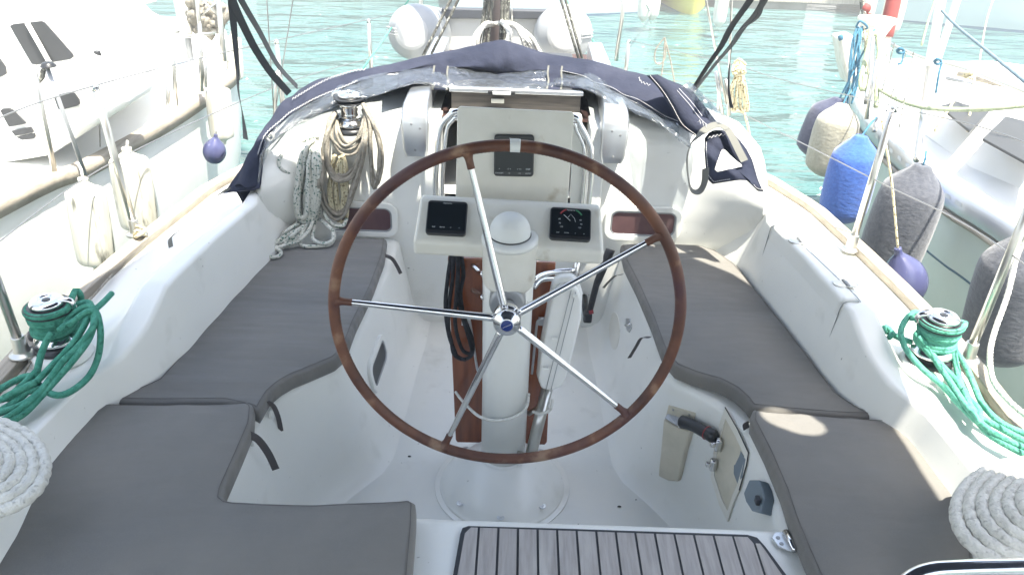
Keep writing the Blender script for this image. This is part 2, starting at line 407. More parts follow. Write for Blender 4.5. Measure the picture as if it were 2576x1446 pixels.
bm = bmesh.new(); grid(bm, [[Vector((x, y, WZ)) for x in (-900, -60, -12, 0, 12, 60, 900)] for y in (-900, -20, 0, 10, 30, 100, 1200)])
tag(link('water', bm, m, smooth=False), kind='structure')

# scattering volume added to stand in for veiling lens glare
hz = bpy.data.materials.new('glare_haze'); hz.use_nodes = True; nt = hz.node_tree; nt.nodes.remove(nt.nodes['Principled BSDF'])
pv = nt.nodes.new('ShaderNodeVolumePrincipled'); pv.inputs['Color'].default_value = (.95, .97, .93, 1); pv.inputs['Density'].default_value = .025; pv.inputs['Anisotropy'].default_value = .0
nt.links.new(pv.outputs['Volume'], nt.nodes['Material Output'].inputs['Volume'])
bm = bmesh.new(); box(bm, Vector((0, 150, 5.5)), (1960, 2140, 16)); hzo = link('added_haze', bm, hz, smooth=False); tag(hzo, kind='stuff')
# ------------------------------------------------------------------ own boat moulding
boat = thing('sailboat', 'white sailboat whose cockpit fills the foreground, seen from behind its wheel', 'sailboat', (X0, 2.0, -.5))
#      y    xs   xi   xo    xci   zc    xco   xdi   zd   xg
TB = [(-.6, .50, .60, .80, .86, .54, .90, .93, .54, 1.12), (.2, .56, .64, .92, .98, .55, 1.0, 1.03, .55, 1.26),
      (1.25, .61, .685, 1.04, 1.10, .555, 1.12, 1.15, .555, 1.33),
      (1.50, .63, .69, 1.09, 1.145, .56, 1.165, 1.19, .56, 1.345), (1.72, .63, .70, 1.08, 1.12, .565, 1.14, 1.17, .565, 1.35),
      (1.80, .60, .695, 1.03, 1.06, .585, 1.09, 1.13, .57, 1.35), (1.90, .54, .65, .985, 1.025, .62, 1.10, 1.15, .575, 1.35), (1.97, .49, .585, .97, 1.01, .66, 1.085, 1.145, .578, 1.35),
      (2.02, .455, .53, .962, 1.00, .695, 1.075, 1.14, .58, 1.348), (2.10, .43, .50, .955, .99, .70, 1.07, 1.13, .58, 1.345), (2.35, .42, .485, .925, .965, .70, 1.02, 1.09, .583, 1.325),
      (2.64, .41, .475, .885, .918, .70, .965, 1.05, .588, 1.29), (2.80, .40, .465, .84, .965, .69, .985, 1.04, .59, 1.265), (2.95, .40, .465, .80, .985, .68, 1.0, 1.03, .592, 1.245), (3.05, .40, .465, .80, .985, .68, 1.0, 1.03, .592, 1.23)]
def side_profile(y, s):
    xs, xi, xo, xci, zc, xco, xdi, zd, xg = interp(TB, y)
    zs = .415
    pts = [(-.02, 0), (xs, 0), (xi, zs), (xo, zs), (xci, zc), (xco, zc), (xdi, zd), (xg, zd), (xg+.025, .3), (xg-.12, -.75)]
    return [Vector((X0+s*x, y, z)) for x, z in fillet(pts, (.09, .032, .03, .016, .018, .03, .012, .2), 5)]
for s in (1, -1):
    ys = [-.6+.1*i for i in range(19)]+[1.25+.035*i for i in range(52)]
    bm = bmesh.new(); rows = [side_profile(y, s) for y in ys]
    # part of the rows is the sole: dropped aft of the helm seat, joined forward
    grid(bm, rows); link('cockpit_side', bm, M['gel'], boat, wn=False)
# sole overlay with its own non slip pattern
bm = bmesh.new(); rows = []
for i in range(40):
    y = 1.3+1.72*i/39; xs = interp(TB, y)[0]-.055; rows.append([Vector((X0+xs*(-1+2*k/12), y, .004)) for k in range(13)])
grid(bm, rows); link('cockpit_sole', bm, M['floor'], boat)
# forward end wall of the cockpit and the cabin bulkhead / roof
def vrow(v):
    cen = [(2.995, 0), (2.99, .03), (2.985, .2), (2.965, .42), (2.955, .50), (2.955, .60), (2.965, .72), (2.975, .82), (2.99, .875), (3.02, .91), (3.08, .93), (3.25, .945), (3.5, .935), (3.75, .86), (4.0, .76), (4.3, .68), (4.6, .63)]
    out = [(2.93, 0), (2.92, .03), (2.90, .2), (2.86, .42), (2.82, .50), (2.77, .61), (2.74, .695), (2.77, .745), (2.83, .80), (2.91, .845), (3.0, .87), (3.22, .88), (3.5, .86), (3.75, .78), (4.0, .70), (4.3, .62), (4.6, .58)]
    return cen[v], out[v]
def cabx(y): return interp([(2.6, .93), (3.0, .94), (3.25, .92), (3.5, .84), (3.8, .70), (4.2, .52), (4.6, .38)], y)[0]
NV = 17; us = [i/44*2-1 for i in range(45)]
us = sorted(set([round(u, 4) for u in us]+[-.31, .31]))
def cabpt(u, v):
    i = min(NV-2, int(v)); f = v-i
    (cy, cz), (oy, oz) = [tuple((lerp(a[0], b[0], f), lerp(a[1], b[1], f))) for a, b in zip(vrow(i), vrow(i+1))]
    t = max(0, min(1, (abs(u)-.64)/.36)); t = t**2.2
    y = lerp(cy, oy, t); z = lerp(cz-.03*u*u, oz, t)
    return Vector((X0+u*cabx(y), y, z))
OPX = .287
bm = bmesh.new(); vv = [i/3 for i in range((NV-1)*3+1)]
P_ = [[cabpt(u, v) for u in us] for v in vv]
# snap columns at the companionway edges
V_ = [[bm.verts.new(p) for p in r] for r in P_]
for i in range(len(vv)-1):
    for j in range(len(us)-1):
        um = (us[j]+us[j+1])/2
        if abs(um)*.94 < OPX+.012 and 3.9 < vv[i] < 13.2: continue
        bm.faces.new((V_[i][j], V_[i][j+1], V_[i+1][j+1], V_[i+1][j]))
for vtx in [v for v in bm.verts if not v.link_faces]: bm.verts.remove(vtx)
link('cabin', bm, M['gel'], boat)
# cabin sides down to the deck
for s in (1, -1):
    bm = bmesh.new(); rows = []
    for v in vv[9:]:
        p = cabpt(s, v); rows.append([p, p+Vector((s*.02, 0, -.02)), Vector((p.x+s*.05, p.y, .56))])
    grid(bm, rows); link('cabin_side', bm, M['gel'], boat)
# foredeck
TG = [(3.0, 1.235), (3.3, 1.14), (3.6, 1.0), (3.9, .84), (4.2, .70), (4.6, .56), (5.2, .42), (5.8, .26), (6.3, .10), (6.5, .02)]
bm = bmesh.new(); rows = []
for i in range(36):
    y = 3.0+3.5*i/35; g = interp(TG, y)[0]; z = .592-.015*(y-3)
    rows.append([Vector((X0-g+.1*g, y, -.75)), Vector((X0-g-.02, y, .3)), Vector((X0-g, y, z))]+[Vector((X0+g*k/6, y, z+.02*(1-(k/6)**2))) for k in range(-5, 6)]+[Vector((X0+g, y, z)), Vector((X0+g+.02, y, .3)), Vector((X0+g-.1*g, y, -.75))])
grid(bm, rows); link('foredeck', bm, M['gel'], boat)
# toe rails
for s in (1, -1):
    bm = bmesh.new(); rows = []
    for i in range(80):
        y = -.4+6.8*i/79; g = interp(TB, y)[8] if y < 3 else interp(TG, y)[0]; z = (interp(TB, y)[7] if y < 3 else .592-.015*(y-3))
        if s == 1 and 1.52 < y < 1.66: z -= .0
        rows.append([Vector((X0+s*(g+dx), y, z+dz)) for dx, dz in ((-.040, -.01), (-.039, .026), (-.036, .029), (.008, .029), (.011, .026), (.012, -.03))])
    grid(bm, rows, closeu=True, cap=True); link('toe_rail', bm, M['teakrail'], boat, wn=True)
# helm seat platform across the stern
def seatrow(y, z): return [Vector((X0+x, y, z)) for x in [-.72+1.44*k/30 for k in range(31)]]
bm = bmesh.new(); prof = fillet([(1.45, .0), (1.425, .42), (.9, .425), (-.6, .425)], (.03, .05), 6)
grid(bm, [seatrow(y, z) for y, z in prof]); link('helm_seat', bm, M['gel'], boat)
bm = bmesh.new()
# companionway: dark interior box, ledges, hatch garage
ix = OPX
def quadbox(name, lo, hi, m, parent=boat, bev=.004): 
    c = [(a+b)/2 for a, b in zip(lo, hi)]; return boxo(name, c, [abs(b-a) for a, b in zip(lo, hi)], m, parent, bev=bev)
bm = bmesh.new()
x0, x1, y0, y1, z0, z1 = X0-.37, X0+.37, 3.04, 4.2, .2, .915
for q in (((x0, y0, z0), (x0, y1, z0), (x0, y1, z1), (x0, y0, z1)), ((x1, y0, z0), (x1, y1, z0), (x1, y1, z1), (x1, y0, z1)),
          ((x0, y1, z0), (x1, y1, z0), (x1, y1, z1), (x0, y1, z1)), ((x0, y0, z0), (x1, y0, z0), (x1, y1, z0), (x0, y1, z0)), ((x0, y0, z1), (x1, y0, z1), (x1, y1, z1), (x0, y1, z1))):
    bm.faces.new([bm.verts.new(p) for p in q])
link('companionway_interior', bm, M['interior'], boat, smooth=False)
quadbox('companionway_sill', (X0-.30, 2.935, .40), (X0+.30, 3.06, .47), M['gel'], bev=.01)
for s in (1, -1):
    x_a = X0+s*.287; x_b = X0+s*.35
    quadbox('companionway_jamb', (min(x_a, x_b), 2.935, .44), (max(x_a, x_b), 3.10, .925), M['gel'], bev=.008)
# sliding hatch with dark wood underside and black frame
h = boxo('sliding_hatch', (X0, 3.42, 1.01), (.50, .62, .03), M['tint'], boat, bev=.01)
boxo('hatch_front', (X0, 3.09, .972), (.505, .03, .075), M['ply'], boat, bev=.003)
boxo('hatch_frame', (X0, 3.072, 1.018), (.52, .03, .016), M['alu'], boat, bev=.003)
boxo('hatch_header', (X0, 3.045, .925), (.52, .06, .035), M['gel'], boat, bev=.01)
lt = boxo('hatch_latch', Y(1262, 234, 3.045), (.105, .02, .016), M['black'], boat, bev=.003)
boxo('latch_plate', Y(1262, 235, 3.03), (.07, .01, .012), M['whipping'], lt, bev=.002)
boxo('latch_keeper', Y(1252, 254, 3.06), (.05, .015, .016), M['gel2'], boat, bev=.002)
# garage side rails with aluminium caps
for s, pc, nm in ((-1, (1035, 335), 'L'), (1, (1505, 345), 'R')):
    c0 = Y(*pc, 2.93)
    x = X0+s*.375; mt = M['alu']
    bm = bmesh.new(); rows = []
    pr = [(2.90, .80), (2.885, .83), (2.885, .93), (2.90, .975), (2.94, 1.0), (3.02, 1.008), (3.5, 1.02), (4.0, 1.02)]
    hw = [.038, .046, .052, .05, .047, .045, .04, .035]
    for (y, z), w_ in zip(pr, hw):
        rows.append([Vector((x+k*w_, y, z-(.006 if abs(k) == 1 else 0)))+Vector((0, .012 if abs(k) == 1 and z < .95 else 0, 0)) for k in (-1, -.8, 0, .8, 1)])
    vs = grid(bm, rows)
    # sides
    for e in (0, 4):
        dn = [bm.verts.new(Vector((r[e].co.x, max(r[e].co.y, 2.955)+.02, min(r[e].co.z, .98)-.10))) if i > 2 else bm.verts.new(Vector((r[e].co.x, 2.99, r[e].co.z))) for i, r in enumerate(vs)]
        for i in range(len(vs)-1): bm.faces.new((vs[i][e], vs[i+1][e], dn[i+1], dn[i]))
    g_ = link('garage_rail', bm, mt, boat, wn=True)
    for dx, dz in ((-.012, .045), (.02, .03), (0, -.055)):
        lath('screw', [(.0, 0), (.005, 0), (.005, .002), (0, .002)], (x+dx, 2.8865, .885+dz), (0, -1, 0), M['greymetal'], g_, 10, .001)
# bulkhead port windows
def port(c, w, h, ux, uy, fr, parent, r=.03, gm=M['purpleglass'], bw=.024, gap=.004):
    n = Vector(ux).cross(Vector(uy)).normalized()
    if n.dot(Vector((0, 0, CAMH))-Vector(c)) < 0: n = -n
    f = ringplate('window_frame', rrect(Vector(c)+n*.010, ux, uy, w+2*bw, h+2*bw, r+bw*.8, 7), rrect(Vector(c)+n*.010, ux, uy, w, h, r, 7), .016, fr, parent, toward=n, bev=.004)
    ringplate('seal', rrect(Vector(c)+n*.007, ux, uy, w, h, r, 7), rrect(Vector(c)+n*.007, ux, uy, w-.012, h-.012, r-.006, 7), .01, M['greymetal'], f, toward=n, bev=0)
    plate('pane', rrect(Vector(c)+n*.004, ux, uy, w-.012, h-.012, r-.006, 7), .003, gm, f, bev=0, toward=n)
port(Y(905, 550, 2.95), .262, .108, (1, 0, 0), (0, -.05, 1), M['gel'], boat)
port(Y(1617, 562, 2.95), .262, .108, (1, 0, 0), (0, -.05, 1), M['gel'], boat)
# starboard coaming locker lid (slightly proud shell over the coaming)
bm = bmesh.new(); rows = []
ysl = [2.06+.028*i for i in range(20)]
for y in ysl:
    xs, xi, xo, xci, zc, xco, xdi, zd, xg = interp(TB, y)
    e = .005
    pts = [(xo+.018, .455), (xci+.002, zc+e), (lerp(xci, xco, .62), zc+e), (lerp(xci, xco, .62), zc-.01)]
    rows.append([Vector((X0+x-e*.8, y, z)) for x, z in fillet(pts, (.018, .004), 5)])
vs = grid(bm, rows)
for e in (0, -1):
    bm.faces.new([*vs[e]] if e else [*vs[e]][::-1])
lid = link('locker_lid', bm, M['gel'], boat, wn=True)
for y in (2.06, ysl[-1]):
    xs, xi, xo, xci, zc, xco, xdi, zd, xg = interp(TB, y)
    bm = bmesh.new(); tube(bm, [Vector((X0+x-.004, y, z)) for x, z in fillet([(xo+.016, .46), (xci, zc+.003), (lerp(xci, xco, .62), zc+.004)], (.03,), 5)], .0014, 5); link('seam', bm, M['greymetal'], lid)
bm = bmesh.new(); tube(bm, [Vector((X0+lerp(interp(TB, y)[3], interp(TB, y)[5], .62)+.001, y, interp(TB, y)[4]+.003)) for y in ysl], .0014, 5); link('seam', bm, M['greymetal'], lid)
for y in (2.46, 2.16):
    xs, xi, xo, xci, zc, xco, xdi, zd, xg = interp(TB, y)
    hg = plate('hinge', rrect((X0+lerp(xci, xco, .66), y, zc+.0085), (1, .05, 0), (-.05, 1, 0),   .078, .044, .0215, 7), .005, M['stainless'], lid, bev=.001, toward=(0, 0, 1))
    bar('pin', (X0+lerp(xci, xco, .66)+.002, y-.02, zc+.010), (X0+lerp(xci, xco, .66)-.001, y+.02, zc+.010), .005, M['greymetal'], hg)
# portlight in the port seat front
def seatface(s, y, z, off=.004):
    xs, xi = interp(TB, y)[:2]; t = z/.415; return Vector((X0+s*(lerp(xs, xi, t)-off), y, z))
c = seatface(-1, 2.33, .235, .002); uy = (seatface(-1, 2.33, .33)-seatface(-1, 2.33, .14)).normalized(); ux = (seatface(-1, 2.42, .235)-seatface(-1, 2.24, .235)).normalized()
port(c, .20, .085, ux, uy, M['gel'], boat, r=.03, gm=M['tint'], bw=.022)
def ZP(l): return [Z(*p) for p in l]
def YP(l): return [Y(*p) for p in l]
# ------------------------------------------------------------------ bimini overhead (above the frame; shades the cockpit)
bim = thing('bimini_top', 'navy canvas sunshade stretched on bows over the cockpit', 'sunshade', (X0, 1.2, 2.05))
def bimz(x, y): return 2.10-.07*(x/1.45)**2-.03*((y-1.0)/1.7)**2
BX0, BX1, BY1 = -1.50, 1.455, 2.60
bm = bmesh.new(); NX, NY = 96, 110; hole = Vector((.865+.0, 1.99+.0))
hc = (Z(1985, 1056, .475)); hx, hy = hc.x+SUN.x/SUN.z*1.60, hc.y+SUN.y/SUN.z*1.60
V_ = []
for j in range(NY+1):
    t = j/NY; row = []
    for i in range(NX+1):
        u = i/NX; x = lerp(BX0, BX1+.13*max(0, min(1, (.74-t)/.1)), u)
        yf = interp([(-1.5, .2), (-1.2, 1.0), (-1.0, 1.66), (-.86, 2.2), (-.7, 2.5), (-.3, 2.57), (.3, 2.55), (.85, 2.49), (1.05, 2.38), (1.2, 2.24), (1.35, 2.0), (1.46, 1.75), (1.55, 1.5)], lerp(BX0, BX1, u))[0]  # unseen front edge outlined to set where the cockpit shade ends
        y = lerp(-1.0, yf, t); row.append(bm.verts.new((x, y, bimz(x, y))))
    V_.append(row)
for j in range(NY):
    for i in range(NX):
        c = (V_[j][i].co+V_[j+1][i+1].co)/2; dx, dy = c.x-hx, c.y-hy
        q = dx*math.cos(.45)-dy*math.sin(.45) ; w_ = dx*math.sin(.45)+dy*math.cos(.45)
        if (q/.088)**2+(w_/.052)**2 < 1: continue  # opening shaped to drop a sun patch on the aft cushion
        bm.faces.new((V_[j][i], V_[j][i+1], V_[j+1][i+1], V_[j+1][i]))
for v in [v for v in bm.verts if not v.link_faces]: bm.verts.remove(v)
for v in bm.verts:
    if v.is_boundary and abs(v.co.x-hx) < .2 and abs(v.co.y-hy) < .2:
        dx, dy = v.co.x-hx, v.co.y-hy; q = dx*math.cos(.45)-dy*math.sin(.45); w_ = dx*math.sin(.45)+dy*math.cos(.45); k = 1/math.hypot(q/.088, w_/.052)
        v.co.x, v.co.y = hx+dx*k, hy+dy*k
cnv = link('canopy', bm, M['navy'], bim)
for yb in (-.8, .8, 2.5):
    bm = bmesh.new(); tube(bm, catmull([(X0-1.36, 1.0+(yb-1)*.3, .62), (X0-1.42, 1.0+(yb-1)*.8, 1.6), (X0-1.32, yb, 2.0), (X0-.7, yb, bimz(.7, yb)-.02), (X0, yb, bimz(0, yb)-.02), (X0+.7, yb, bimz(.7, yb)-.02), (X0+1.32, yb, 2.0)]+([(X0+1.42, 1.0+(yb-1)*.8, 1.6), (X0+1.36, 1.0+(yb-1)*.3, .62)]), 6), .0125, 8)
    if yb == -.8: link('bow_tube', bm, M['stainless'], bim)
    else: bm.free() 
# ------------------------------------------------------------------ cushions
def ccw_area(p): return sum(p[i].x*p[(i+1) % len(p)].y-p[(i+1) % len(p)].x*p[i].y for i in range(len(p)))/2
def cushion(px, label, zt=.475, th=.052, seamoff=.016, seed=0):
    pts = [Z(x, y, zt) for x, y in px]
    if ccw_area(pts) < 0: pts = pts[::-1]
    # densify
    L = resample(pts, .018, closed=True); n = len(L)
    bm = bmesh.new()
    def inset(d):
        out = []
        for i in range(n):
            a, b = L[i-2], L[(i+2) % n]; t = (b-a); t.z = 0; t.normalize(); out.append(L[i]+Vector((-t.y, t.x, 0))*d)
        return out
    prof = [(.004, -th), (0, -th+.006), (-.003, -th*.5), (-.001, -.010), (.004, -.003), (.012, 0)]
    rows = []
    for d, dz in prof:
        rows.append([Vector((p.x, p.y, zt+dz+(.0012*math.sin(17*i/n*6.28+seed) if dz > -.02 else 0))) for i, p in enumerate(inset(d))])
    vs = grid(bm, rows, closeu=True)
    top = bm.faces.new(vs[-1]); bm.faces.new(vs[0][::-1])
    bmesh.ops.triangulate(bm, faces=[top], quad_method='BEAUTY', ngon_method='BEAUTY')
    o = link('cushion', bm, M['cushion'], None); tag(o, label, 'cushion', 'grey-brown cockpit cushions')
    st = bmesh.new(); ip = inset(.010); ip = [Vector((p.x, p.y, zt+.0006)) for p in ip]
    tube(st, ip, .0008, 5, closed=True); link('seam', st, M['seam'], o)
    return o
cu1 = cushion([(852, 598), (972, 598), (966, 640), (936, 720), (892, 810), (868, 876), (840, 900), (780, 925), (735, 943), (705, 960), (676, 985), (650, 1030), (632, 1022), (560, 1006), (420, 1008), (216, 1006), (262, 1000), (330, 980), (398, 950), (480, 860), (560, 765), (640, 668), (690, 630)], 'wrinkled dark grey cushion on the forward seat left of the wheel', seed=1)
cu2 = cushion([(218, 1012), (420, 1014), (560, 1012), (622, 1008), (637, 1016), (634, 1060), (600, 1140), (562, 1225), (558, 1246), (572, 1256), (660, 1262), (800, 1264), (940, 1258), (1030, 1253), (1044, 1262), (1043, 1320), (1030, 1480), (1010, 1720), (300, 1750), (-430, 1750), (-200, 1500), (-90, 1370), (0, 1275), (70, 1200), (130, 1120)], 'large dark grey L-shaped cushion at bottom left of the cockpit', seed=2, zt=.480, th=.055)
cu3 = cushion([(1562, 614), (1600, 612), (1700, 613), (1760, 615), (1800, 628), (1850, 662), (1912, 738), (1985, 828), (2068, 936), (2105, 985), (2160, 1022), (2243, 1046), (2100, 1040), (1960, 1028), (1892, 1020), (1878, 1000), (1850, 975), (1810, 955), (1750, 938), (1700, 918), (1670, 882), (1640, 800), (1605, 720), (1572, 655)], 'taupe cushion on the forward seat right of the wheel', seed=3)
cu4 = cushion([(1893, 1028), (2000, 1036), (2120, 1046), (2246, 1054), (2330, 1132), (2407, 1214), (2440, 1330), (2455, 1420), (2470, 1560), (2300, 1750), (2190, 1750), (2120, 1600), (2072, 1480), (2028, 1380), (1995, 1300), (1972, 1228), (1930, 1130), (1892, 1055)], 'taupe cushion at bottom right with a bright patch of sunlight', seed=4, zt=.480, th=.055)
cu1.data.materials[0] = M['cushionw']
def tie(px, w, parent, m=M['strap']):
    o = webbing('tie_strap', ZP(px) if len(px[0]) == 3 else px, w, m, parent, side=(1, .4, .1)); return o
tie([(962, 640, .46), (985, 650, .445), (998, 668, .40), (1008, 688, .36)], .014, cu1)
tie([(672, 1010, .46), (688, 1022, .43), (700, 1050, .38), (707, 1084, .32)], .014, cu2)
tie([(625, 1092, .46), (650, 1106, .44), (675, 1140, .38), (694, 1180, .30)], .020, cu2)
tie([(1567, 690, .455), (1548, 694, .44), (1532, 708, .41), (1518, 724, .38)], .012, cu3, M['greyweb'])
tie([(1636, 848, .455), (1614, 850, .44), (1600, 872, .39), (1583, 900, .33)], .014, cu3, M['strap'])
tie([(1884, 1060, .44), (1876, 1066, .43), (1878, 1078, .41)], .02, cu4)

for x, y in ((682, 1040), (634, 1108)):
    o = boxo('strap_hook', Z(x, y, .40), (.012, .014, .032), M['gel'], None, bev=.003, label=['small white hook below the upper tie strap of the left cushions', 'small white hook below the lower tie strap of the left cushions'][y > 1100], cat='hook')
# ------------------------------------------------------------------ teak helm seat panel and hinge
tz = .4255
tk = thing('teak_seat_panel', 'weathered teak slatted panel on the white helm seat at the bottom of the photo', 'seat panel', (.25, 1.2, tz))
ol = [Z(x, y, tz+.004) for x, y in ((1158, 1340), (1163, 1326), (1178, 1321), (1400, 1327), (1700, 1337), (1880, 1343), (1905, 1350), (1925, 1372), (1980, 1446), (2180, 1750), (1085, 1750))]
plate('caulk_bed', ol, .006, M['caulk'], tk, bev=.002, toward=(0, 0, 1))
bm = bmesh.new()
ytop = Z(1400, 1330, tz)[1]; sl0 = Z(1163, 1330, tz)[0]
def teak_right(y): # right edge of the panel
    a = Z(1905, 1354, tz); b = Z(2180, 1750, tz); t = (a.y-y)/(a.y-b.y); return lerp(a.x, b.x, t)
def teak_left(y): 
    a = Z(1166, 1335, tz); b = Z(1090, 1750, tz); t = (a.y-y)/(a.y-b.y); return lerp(a.x, b.x, t)
st_ = .0465; x = sl0-.10
while x < 1.1:
    xa, xb = x+.0028, x+st_-.0028; ye = .92
    yr = ytop-.010
    poly = []
    yy0 = yr
    cells = 24; prev = None
    for k in range(cells+1):
        y = lerp(yr, ye, k/cells); l = max(xa, teak_left(y)+.005); r_ = min(xb, teak_right(y)-.005-(.02*max(0, 1-(yr-y)/.02)))
        l = max(l, teak_left(y)+.005+.012*max(0, 1-(yr-y)/.012))
        if r_-l < .002: prev = None; continue
        a = [bm.verts.new((l, y, tz+.0065)), bm.verts.new((r_, y, tz+.0065)), bm.verts.new((l, y, tz)), bm.verts.new((r_, y, tz))]
        if prev:
            bm.faces.new((prev[0], prev[1], a[1], a[0])); bm.faces.new((prev[2], prev[0], a[0], a[2])); bm.faces.new((prev[1], prev[3], a[3], a[1]))
        else: bm.faces.new((a[0], a[1], a[3], a[2]))
        prev = a
    x += st_
link('slats', bm, M['teak'], tk, smooth=False)
hgc = Z(1966, 1356, .43)
hgt = bpy.data.objects.new('hinge', None); C.objects.link(hgt); hgt.parent = tk; hgt.location = hgc-wloc(tk)
plate('hinge_leaf', ZP([(1942, 1350, .431), (1950, 1338, .431), (1975, 1335, .431), (1998, 1360, .431), (2008, 1384, .431), (1985, 1384, .431), (1958, 1372, .431)]), .004, M['alu'], hgt, bev=.001, toward=(0, 0, 1))
bar('barrel', Z(1976, 1336, .437), Z(2000, 1384, .437), .008, M['chrome'], hgt, 12)
for p in ((1957, 1352), (1966, 1367)): lath('screw', [(0, 0), (.0055, 0), (.0045, .002), (0, .0022)], Z(*p, .431), (0, 0, 1), M['greymetal'], hgt, 12, .001)

# ------------------------------------------------------------------ steering pedestal
PY = 1.985
ped = thing('steering_pedestal', 'white round steering column with bell base and compass dome', 'pedestal', (X0, PY, 0))
lath('base_bell', [(.205, 0), (.205, .008), (.198, .014), (.17, .05), (.12, .10), (.085, .125), (.078, .13), (.076, .14)], (X0, PY, .005), (0, 0, 1), M['gel'], ped, 48, .012)
lath('base_flange', [(.222, 0), (.222, .004), (.0, .005)], (X0, PY, .004), (0, 0, 1), M['gel'], ped, 48, .004)
for a in (-135, -90, -45, 45, 135):
    lath('bolt', [(.0, 0), (.012, 0), (.012, .003), (.005, .0035), (.004, .002), (0, .002)], (X0+.182*math.cos(rad(a)), PY+.182*math.sin(rad(a)), .040), (0, 0, 1), M['alu'], ped, 12, .001)
HY = 1.935; topz = Y(1283, 588, HY)[2]
lath('column', [(.0705, .12), (.0705, .70), (.0705, topz-.155)], (X0, PY, 0), (0, 0, 1), M['gel'], ped, 48, .002)
hd = lath('column_head', [(.060, topz-.16), (.073, topz-.145), (.074, topz-.05), (.078, topz-.022), (.0, topz-.02)], (X0, HY+.004, 0), (0, 0, 1), M['gel2'], ped, 48, .008)
cp = lath('compass', [(.076, 0), (.077, .012), (.070, .018), (.058, .019), (.0, .019)], (X0, HY, topz-.021), (0, -.08, 1), M['gel'], ped, 48, .004)
lath('dome', [(.0545, 0), (.055, .012), (.053, .026), (.046, .042), (.034, .054), (.018, .061), (0, .063)], (X0, HY, topz-.004), (0, -.08, 1), M['whipping'], cp, 40, .006)
lath('dome_ring', [(.0565, 0), (.0575, .002), (.0565, .004)], (X0, HY, topz-.003), (0, -.08, 1), M['black'], cp, 40, .001)
# wheel brake boss behind the hub
# ------------------------------------------------------------------ instrument pod
pl = [Y(1039, 642, 1.925), Y(1038, 606, 1.922), Y(1055, 499, 2.022), Y(1061, 486, 2.05)]
pr_ = [Y(1518, 668, 1.925), Y(1520, 634, 1.922), Y(1513, 524, 2.022), Y(1510, 511, 2.05)]
pl.append(pl[3]+Vector((0, .01, -.13))); pr_.append(pr_[3]+Vector((0, .01, -.13)))
pod = thing('instrument_pod', 'wide cream instrument box mounted across the top of the steering column', 'instrument pod', (X0, 2.0, .85))
bm = bmesh.new(); grid(bm, [pl, pr_], closeu=True, cap=True); ph = link('housing', bm, M['gel2'], pod); bevobj(ph, .012, 4, 25)
pux = (pr_[2]-pl[2]).normalized(); puy = ((pl[2]+pr_[2])-(pl[1]+pr_[1])).normalized(); puy = (puy-pux*puy.dot(pux)).normalized(); pn = pux.cross(puy)
if pn.y > 0: pn = -pn
def planept(x, y, o, n):
    r = ray(x, y); c0 = Vector((0, 0, CAMH)); t = (Vector(o)-c0).dot(n)/r.dot(n); return c0+r*t
def display(quad, o, n, parent, kind):
    """quad px TL TR BR BL"""
    q = [planept(x, y, o, n) for x, y in quad]; c = sum(q, Vector())/4
    ux = ((q[1]-q[0])+(q[2]-q[3])).normalized(); uy = n.cross(ux).normalized()
    if uy.z < 0: uy = -uy
    w = ((q[1]-q[0]).length+(q[2]-q[3]).length)/2; h = ((q[3]-q[0]).length+(q[2]-q[1]).length)/2
    d = plate('display', rrect(c+n*.014, ux, uy, w, h, .010, 5), .016, M['black'], parent, bev=.003, toward=n)
    plate('screen', rrect(c+n*.0148+uy*h*.02, ux, uy, w*.93, h*.80, .003, 3), .001, M['glassblack'], d, bev=0, toward=n)
    e = c+n*.0152
    text('lettering', 'Raymarine', h*.055, e+uy*h*.40, ux, uy, M['print'], d)
    if kind == 'auto':
        xs = (-.36, -.12, .14, .36)
        for k, s in enumerate(('+', '-1 <', '> +1', 'DISP')): text('button_print', s, h*.055, e+ux*w*xs[k]-uy*h*.33, ux, uy, M['print'], d)
        for k, s in enumerate(('STANDBY', '-10', '+10', 'AUTO')): text('button_print', s, h*.045, e+ux*w*xs[k]-uy*h*.43, ux, uy, M['print'], d)
    else:
        for k, s in enumerate(('DISP', 'ENTER', 'V', 'O') if kind == 'wind' else ('DISP', 'ENTER', 'V', '^')):
            text('button_print', s, h*.045, e+ux*w*(-.30+.21*k)-uy*h*.32, ux, uy, M['print'], d)
    if kind == 'wind':
        g = e+uy*h*.10
        for a0, a1, mm_ in ((112, 150, M['printred']), (30, 68, M['printgreen'])):
            bm = bmesh.new(); tube(bm, [g+(ux*math.cos(rad(a))+uy*math.sin(rad(a)))*w*.30 for a in range(a0, a1+1, 3)], .0022, 4); link('dial_sector', bm, mm_, d)
        bm = bmesh.new(); tube(bm, [g+ux*(-.01*w)-uy*h*.02, g-ux*w*.17+uy*h*.16], .0009, 4); link('needle', bm, M['print'], d)
        bm = bmesh.new(); tube(bm, [g-ux*.07*w+uy*h*.08, g+ux*0+uy*h*.19, g+ux*.09*w+uy*h*.06, g+ux*.12*w-uy*h*.05], .0005, 4); link('boat_outline', bm, M['print'], d)
        for s, xx, yy in (('60', -.27, -.0), ('90', -.26, -.13), ('120', -.22, -.24), ('60', .24, .0), ('90', .26, -.13), ('120', .22, -.24)):
            text('dial_figures', s, h*.06, g+ux*w*xx+uy*h*yy, ux, uy, M['print'], d)
    return d
n_ = pn
display([(1078, 508), (1177, 514), (1172, 597), (1070, 592)], (pl[2]+pr_[1])/2, n_, pod, 'plain')
display([(1383, 526), (1484, 531), (1487, 612), (1382, 604)], (pl[2]+pr_[1])/2, n_, pod, 'wind')
